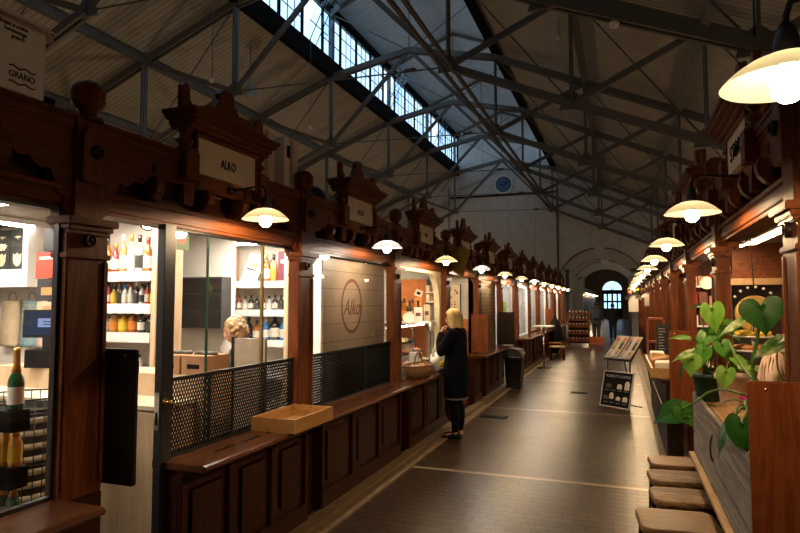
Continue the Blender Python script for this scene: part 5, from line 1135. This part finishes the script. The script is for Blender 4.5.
def rings_(spec, n=20, yoff=0):
    return [[(cx + rx*math.cos(2*PI*i/n), yoff + ry*math.sin(2*PI*i/n), z) for i in range(n)] for z, cx, rx, ry in spec]
def headshape(mb, M, s=1.0):
    n, m = 32, 24; R = []
    for j in range(m + 1):
        e = -PI/2 + PI*j/m; ring = []
        for i in range(n):
            a = -PI + 2*PI*i/n; f = math.cos(a)
            x = .094*math.cos(e)*math.cos(a); y = .074*math.cos(e)*math.sin(a); z = .116*math.sin(e)
            if z < 0: y *= 1 - .28*(-z/.116)*max(0, f) ; x *= 1 + .03*max(0,f) - (.25*(-z/.116) if f < 0 else 0)
            g = lambda a0, e0, w, h: h*math.exp(-((a-a0)**2 + (e-e0)**2)/w**2)
            k = g(0,-.10,.17,.020) + g(0,.06,.12,.008) - g(.36,.10,.16,.009) - g(-.36,.10,.16,.009) + g(0,-.52,.16,.006) + g(0,-.85,.25,.010) + g(.0,.32,.4,.004) + g(.62,-.15,.25,.005) + g(-.62,-.15,.25,.005) + g(1.62,-.02,.14,.018) + g(-1.62,-.02,.14,.018)
            q = Vector((x, y, z)); q += q.normalized()*k; ring.append(M @ (q*s))
        R.append(ring)
    mb.loft(R, False)
def hairshape(M, s, low, front=1.05, th=.020, seed=1, fringe=.55):
    """cap of hair outside the face; low = how far down (z) it hangs"""
    n, m = 40, 22; rnd = random.Random(seed); out = []; inn = []
    for j in range(m + 1):
        v = j/m; ro = []; ri = []
        for i in range(n):
            a = -PI + 2*PI*i/n; f = abs(a)
            hang = low if f > front else fringe*.116
            if f <= front + .35 and f > front: hang = fringe*.116 + (low - fringe*.116)*(f-front)/.35
            z = .135 - v*(.135 - hang); e = math.asin(max(-1, min(1, z/.136))) if z > 0 else 0
            w = math.cos(e); wob = 1 + .03*math.sin(a*7+seed) + .015*math.sin(a*13 + v*6)
            k = 1 + (.12*(-z)/.12 if z < 0 else 0)*(-.6 if f > 1.9 else .3)
            x = (.108*math.cos(a)*w)*wob*k - .006; y = (.094*math.sin(a)*w)*wob*k
            ro.append(M @ (Vector((x,y,z))*s)); ri.append(M @ (Vector((x*.84,y*.84,z*.985 - .0))*s))
        out.append(ro); inn.append(ri)
    return MB().loft(out + inn[::-1], False)
def hand(mb, w, d, nrm, side, curl=.6, s=1.0):
    """palm, four unequal fingers and a thumb; d along the hand, nrm out of the palm, side = thumb side"""
    w, d, nrm = Vector(w), Vector(d).normalized(), Vector(nrm); nrm = (nrm - d*nrm.dot(d)).normalized(); t = d.cross(nrm).normalized()*side
    limb(mb, [w - d*.02, w + d*.03*s, w + d*.075*s], [.024*s, .032*s, .034*s], 12, 4, .55) if False else mb.loft([[w + d*u*s + t*(rx*math.cos(2*PI*i/12))*s + nrm*(ry*math.sin(2*PI*i/12))*s for i in range(12)] for u, rx, ry in ((-.02,.022,.018),(.0,.026,.019),(.04,.038,.017),(.078,.040,.014),(.09,.034,.010))])
    for i, L_ in enumerate((.066,.074,.070,.054)):
        o = (.030 - .020*i); b = w + d*.080*s + t*o*s; p = [b]; ang = 0
        for q in (.45,.32,.25):
            ang += curl*.75; p.append(p[-1] + (d*math.cos(ang) + nrm*math.sin(ang))*L_*q*s*1.05)
        limb(mb, p, [.0098*s,.0092*s,.0085*s,.0075*s], 8, 3)
    b = w + d*.022*s + t*.028*s; limb(mb, [b, b + (t*.8 + d*.7 + nrm*.3)*.030*s, b + (t*.75 + d*1.3 + nrm*.75)*.042*s, b + (t*.6 + d*1.8 + nrm*1.1)*.046*s], [.013*s,.011*s,.010*s,.008*s], 8, 3)
skin = plain('skin', (.58,.33,.22), .55, vary=.05)
def HM(p, yaw=0, pitch=0): return Matrix.Translation(p) @ Matrix.Rotation(yaw, 4, 'Z') @ Matrix.Rotation(pitch, 4, 'Y')
def eyes(parent, M, s=1.0):
    for sy in (-1, 1):
        q = M @ (Vector((.078, sy*.030, .012))*s); MB().lathe([(0,-.009*s)] + [(.009*s*math.sin(PI*t/6), -.009*s*math.cos(PI*t/6)) for t in range(1,6)] + [(0,.009*s)], q, 10).obj('eye', plain('eye_dark', (.03,.02,.02), .2) if not bpy.data.materials.get('eye_dark') else bpy.data.materials['eye_dark'], parent)
        q2 = [M @ (Vector((.086, sy*(.014+.012*i), .034 + (.003 if i == 1 else 0)))*s) for i in range(3)]; MB().tube(q2, .0035*s, 5).obj('eyebrow', plain('brow', (.20,.12,.06), .8) if not bpy.data.materials.get('brow') else bpy.data.materials['brow'], parent)
    MB().tube([M @ (Vector((.090 - .004*abs(i), i*.011, -.062))*s) for i in (-2,-1,0,1,2)], .0045*s, 5).obj('lips', plain('lip', (.45,.14,.12), .5) if not bpy.data.materials.get('lip') else bpy.data.materials['lip'], parent)
def shoe(parent, x, y, rz, m, L_=.25):
    o = MB(); o.loft([[(-.06 + L_*u, hw*math.cos(2*PI*i/14), max(0, zc + hz*math.sin(2*PI*i/14))) for i in range(14)] for u, hw, zc, hz in ((0,.028,.03,.03),(.08,.034,.035,.036),(.35,.034,.035,.040),(.62,.042,.022,.026),(.85,.040,.015,.020),(.97,.024,.012,.014),(1,.008,.01,.01))])
    o.xf(Matrix.Translation((x, y, .004)) @ Matrix.Rotation(rz, 4, 'Z')); return o.obj('shoe', m, parent)
# --- the woman at the deli
wm = thing('person', 'blonde woman in long dark coat standing at the deli ledge, hand at her mouth', 'person', (-2.0, 7.53, 0), math.radians(172))
b = MB()
b.loft(rings_([(.80,0,.09,.14),(.90,-.005,.115,.165),(1.02,0,.095,.135),(1.15,.005,.105,.14),(1.27,0,.10,.155),(1.34,-.005,.075,.15),(1.39,-.008,.05,.07),(1.42,.0,.047,.048)]))
limb(b, [(-.005,0,1.36),(.008,0,1.41),(.022,0,1.47)], [.052,.047,.050])
for sy in (-1, 1): limb(b, [(0,sy*.085,.86),(.012,sy*.085,.66),(.012,sy*.08,.47),(-.018,sy*.078,.30),(-.015,sy*.075,.08)], [.088,.072,.052,.050,.033]); limb(b, [(-.03,sy*.075,.045),(.05,sy*.08,.04),(.13,sy*.085,.025)], [.032,.03,.02])
hm = HM((.036, .0, 1.505), .05, .10); headshape(b, hm)
limb(b, [(-.005,.155,1.33),(.05,.21,1.20),(.11,.215,1.115)], [.055,.045,.040]); limb(b, [(.11,.215,1.115),(.155,.15,1.22),(.172,.085,1.325)], [.040,.036,.027])
hand(b, (.172,.083,1.33), (-.22,-.38,.9), (-.75,-.55,-.2), 1, .75, .92)
limb(b, [(-.005,-.155,1.33),(.03,-.20,1.20),(.06,-.205,1.08)], [.055,.045,.040]); limb(b, [(.06,-.205,1.08),(.17,-.17,1.0),(.275,-.12,.955)], [.040,.036,.027])
hand(b, (.275,-.12,.955), (.9,.3,-.25), (.1,.25,-1), 1, .5, .92)
welded(b, 'body', skin, wm, .0065, 3)
coat = MB(); cm = plain('navy_coat', (.003,.0035,.007), .9, 0, .08, vary=.3, scale=8, bump=.25)
coat.loft(rings_([(.52,.0,.150,.195),(.56,0,.152,.197),(.72,-.002,.158,.200),(.90,-.006,.160,.198),(1.05,.0,.142,.178),(1.18,.006,.142,.178),(1.28,.0,.132,.188),(1.345,-.006,.105,.178),(1.385,-.010,.070,.105),(1.425,-.012,.066,.070)]))
limb(coat, [(-.01,.16,1.325),(.035,.225,1.21),(.105,.235,1.10)], [.074,.068,.062]); limb(coat, [(.105,.235,1.10),(.150,.165,1.21),(.170,.095,1.305)], [.062,.056,.046])
limb(coat, [(-.01,-.16,1.325),(.02,-.21,1.20),(.055,-.22,1.075)], [.074,.068,.062]); limb(coat, [(.055,-.22,1.075),(.16,-.18,1.0),(.255,-.13,.963)], [.062,.056,.046])
ct_ = welded(coat, 'coat', cm, wm, .011, 5)
MB().loft(rings_([(.497,0,.147,.192),(.507,0,.150,.195),(.519,0,.150,.195),(.521,0,.146,.19)])).obj('striped_hem', bands('hem_stripe', (.30,.30,.30), (.02,.02,.03), 'z', .012, .5, .8, bump=0), wm)
lg = MB(); lm = plain('black_leggings', (.005,.005,.006), .9, 0, .08)
for sy in (-1, 1): limb(lg, [(.012,sy*.085,.62),(.012,sy*.08,.47),(-.018,sy*.078,.30),(-.015,sy*.075,.115)], [.080,.064,.062,.045])
lg.obj('leggings', lm, wm)
sm_ = plain('black_shoe', (.006,.006,.008), .6, 0, .15)
shoe(wm, -.02, .078, .10, sm_); shoe(wm, .02, -.078, -.08, sm_)
hr = plain('blonde_hair', (.70,.47,.17), .45, vary=.25, scale=30, bump=.3)
welded(hairshape(hm, 1.10, -.112, 1.0, seed=2, fringe=.58), 'hair', hr, wm, .006, 2)
eyes(wm, hm)
gf = MB(); 
for sy in (-1, 1): gf.tube([hm @ Vector((.094 - .004*abs(math.sin(t*PI/6)), sy*(.032 + .021*math.cos(t*PI/6)), .010 + .017*math.sin(t*PI/6))) for t in range(13)], .0018, 5, False).tube([hm @ Vector(q) for q in ((.088,sy*.054,.014),(.05,sy*.076,.012),(.0,sy*.083,.010))], .0018, 5)
gf.tube([hm @ Vector(q) for q in ((.096,-.011,.012),(.099,0,.014),(.096,.011,.012))], .0018, 5).obj('glasses', black, wm)
hb = thing('shoulder_bag', 'dark patterned bag hanging low beside the woman at the counter', 'bag', (-2.12, 7.74, .16)); lump('bag_body', plain('plum_bag', (.10,.02,.03), .5), hb, (0,0,.18), .15, (.55,.85,1.25), 6, .08, 18, 0); MB().tube([(0,-.06,.32),(.01,-.03,.5),(.03,0,.60),(.01,.03,.5),(0,.06,.32)], .010, 6).obj('strap', plain('bag_strap', (.05,.05,.08), .6), hb)
# --- shop assistant behind the till
sa = thing('person', 'fair curly haired shop assistant bent over the till behind the glass', 'person', (-3.06, 4.50, 0), math.radians(215), None); sa.location.x = -3.10
b = MB(); b.loft(rings_([(.80,0,.09,.14),(.90,-.005,.115,.165),(1.02,0,.10,.135),(1.15,.01,.11,.14),(1.27,.02,.105,.155),(1.33,.02,.08,.15),(1.37,.025,.05,.07)])); limb(b, [(.02,0,1.34),(.045,0,1.40),(.06,0,1.45)], [.052,.047,.050])
for sy in (-1, 1): limb(b, [(0,sy*.085,.86),(.012,sy*.085,.47),(-.015,sy*.075,.08)], [.088,.055,.034]); limb(b, [(-.03,sy*.075,.045),(.05,sy*.08,.04),(.13,sy*.085,.025)], [.032,.03,.02]); limb(b, [(.01,sy*.155,1.31),(.03,sy*.20,1.10),(.16,sy*.17,1.02),(.26,sy*.12,1.02)], [.055,.042,.036,.027]); hand(b, (.26,sy*.12,1.02), (.95,-.1*sy,-.1), (0,0,-1), -sy, .35, .92)
hm2 = HM((.085, 0, 1.475), .15, .38); headshape(b, hm2); welded(b, 'body', skin, sa, .009, 3)
tu = MB(); tu.loft(rings_([(.78,0,.13,.175),(.92,0,.14,.18),(1.05,.0,.125,.155),(1.18,.01,.13,.16),(1.29,.02,.12,.172),(1.345,.02,.085,.15),(1.385,.02,.06,.07)]))
for sy in (-1, 1): limb(tu, [(.01,sy*.155,1.305),(.03,sy*.20,1.10),(.12,sy*.18,1.04)], [.068,.058,.050])
welded(tu, 'shirt', plain('dark_shirt', (.05,.05,.06), .8), sa, .012, 4)
tr_ = MB()
for sy in (-1, 1): limb(tr_, [(0,sy*.085,.86),(.012,sy*.085,.47),(-.015,sy*.075,.06)], [.10,.072,.06])
tr_.obj('trousers', lm, sa)
for sy in (-1, 1): shoe(sa, -.02, sy*.08, 0, sm_)
h_ = hairshape(hm2, .96, -.07, 1.0, seed=4, fringe=.55)
for i in range(26):
    a = random.uniform(1.0, 2*PI-1.0); z = random.uniform(-.08,.12); w_ = math.sqrt(max(0,1-(z/.14)**2)); q = hm2 @ Vector((.10*math.cos(a)*w_, .09*math.sin(a)*w_, z)); h_.lathe([(0,-.020),(.015,-.012),(.020,0),(.015,.012),(0,.020)], q, 8)
welded(h_, 'hair', plain('fair_curly_hair', (.45,.29,.14), .6, vary=.5, scale=40, bump=.4), sa, .008, 1); eyes(sa, hm2)
# --- two people walking away far down the aisle
def walker(label, loc, rz, h, coatc, legc, hairc, pack):
    r = thing('person', label, 'person', loc, rz); k = h/1.72; r.scale = (k, k, k); b = MB()
    b.loft(rings_([(.84,0,.10,.155),(.95,0,.115,.165),(1.08,0,.10,.145),(1.22,.005,.115,.165),(1.35,0,.11,.18),(1.42,0,.08,.17),(1.47,0,.05,.07)])); limb(b, [(0,0,1.43),(.01,0,1.49),(.02,0,1.56)], [.055,.05,.052])
    L_ = ([(0,.09,.92),(.07,.09,.50),(.05,.085,.08)], [(0,-.09,.92),(-.03,-.09,.50),(-.16,-.085,.12)])
    for P in L_: limb(b, P, [.092,.06,.036])
    for sy in (-1, 1): limb(b, [(0,sy*.18,1.40),(-.04*sy,sy*.23,1.15),(.03-.05*sy,sy*.23,.93)], [.055,.045,.03]); hand(b, (.03-.05*sy,sy*.23,.93), (.1,0,-1), (0,-sy,0), 1 if sy < 0 else -1, .4, 1.0)
    hm = HM((.03,0,1.60)); headshape(b, hm); welded(b, 'body', skin, r, .010, 3)
    c = MB(); c.loft(rings_([(.78,0,.14,.19),(.95,0,.145,.195),(1.10,0,.135,.18),(1.25,.005,.14,.19),(1.38,0,.13,.205),(1.44,0,.095,.18),(1.50,0,.065,.08)]))
    for sy in (-1, 1): limb(c, [(0,sy*.18,1.39),(-.04*sy,sy*.235,1.15),(.02-.05*sy,sy*.235,.97)], [.075,.062,.052])
    welded(c, 'jacket', plain(label.split()[0] + '_jacket', coatc, .8), r, .013, 4)
    t = MB()
    for P in L_: limb(t, P, [.108,.078,.06])
    t.obj('trousers', plain(label.split()[0] + '_trousers', legc, .8), r)
    shoe(r, .05, .085, 0, sm_); shoe(r, -.16, -.085, 0, sm_)
    welded(hairshape(hm, 1.0, -.07, 1.05, seed=3), 'hair', plain(label.split()[0] + '_hair', hairc, .6), r, .009, 2); eyes(r, hm)
    if pack:
        p_ = MB().loft([rr(.07,.15,z,.04) for z in (1.0,1.03)] + [rr(.085,.165,1.2,.05), rr(.075,.155,1.38,.05), rr(.04,.12,1.44,.03)]); p_.xf(Matrix.Translation((-.195,0,0))); q = p_.obj('backpack_body', plain('navy_backpack', (.02,.03,.06), .7), None)
        bp = thing('backpack', 'dark blue backpack worn by the walking man', 'backpack', loc, rz); bp.scale = (k,k,k); q.parent = bp; q.name = 'bag_body'
        for sy in (-1, 1): MB().tube([(-.15,sy*.10,1.42),(-.02,sy*.11,1.475),(.10,sy*.12,1.38),(.125,sy*.13,1.2),(-.02,sy*.17,1.05),(-.13,sy*.14,1.03)], .014, 6).obj('strap', black, bp)
    return r
walker('striding man in dark jacket walking away down the aisle', (-1.0, 26.8, 0), math.radians(88), 1.78, (.035,.035,.04), (.03,.035,.05), (.03,.02,.015), True)
walker('slim walker in black walking away, further off beneath the arch', (-.38, 30.2, 0), math.radians(92), 1.68, (.012,.012,.014), (.012,.012,.014), (.02,.015,.012), False)
# goods far down the passage
tb2 = thing('market_table', 'white clothed table beneath the arch on the left', 'table', (-2.0, 28.9, 0)); box('cloth', dl, (-.35,.35,-.5,.5,.10,.78), tb2); box('tabletop', dl, (-.37,.37,-.52,.52,.78,.81), tb2)
pil = struct(MB().box(-2.50,-2.36,30.2,30.4,0,3.3).obj('column', plain('dark_pole', (.03,.04,.04), .5)))

# added point lights without fittings, stand-ins for unseen aisle lamps, to warm the roof
for (x, zz, pw) in ((-9.2, 2.9, 58), (2.9, 2.9, 20)):
    for yy in (3, 8, 13, 18, 23, 28):
        l = bpy.data.lights.new('roof_fill_light', 'POINT'); l.energy = pw; l.color = (1,.70,.40); l.shadow_soft_size = .12
        o = bpy.data.objects.new('roof_fill_light', l); C.objects.link(o); o.location = (x, yy, zz)
l = bpy.data.lights.new('passage_fill_light', 'POINT'); l.energy = 110; l.color = (1,.82,.62); l.shadow_soft_size = .15  # added point light, no lamp there, brightens the passage behind the arch
o = bpy.data.objects.new('passage_fill_light', l); C.objects.link(o); o.location = (1.6, 35.5, 4.9)
for yy in (47, 60):  # added fill lights without lamps, lift the dark second wing
    l = bpy.data.lights.new('far_wing_fill_light', 'POINT'); l.energy = 55; l.color = (1,.78,.52); l.shadow_soft_size = .15
    o = bpy.data.objects.new('far_wing_fill_light', l); C.objects.link(o); o.location = (1.9, yy, 4.6)
# ------------------------------------------------------------------ daylight and rendering
w = bpy.data.worlds.new('sky'); S.world = w; w.use_nodes = True; nt = w.node_tree; bgn = nt.nodes['Background']
bgn.inputs['Color'].default_value = (.58, .79, 1.0, 1); bgn.inputs['Strength'].default_value = 2.0
S.view_settings.view_transform = 'Standard'; S.view_settings.look = 'None'; S.view_settings.gamma = 1; S.view_settings.use_curve_mapping = False
S.view_settings.exposure = 0.0
try:
    S.cycles.use_denoising = True; S.cycles.sample_clamp_indirect = 4.0; S.cycles.max_bounces = 8; S.cycles.transparent_max_bounces = 24; S.cycles.caustics_reflective = False; S.cycles.caustics_refractive = False
except Exception: pass
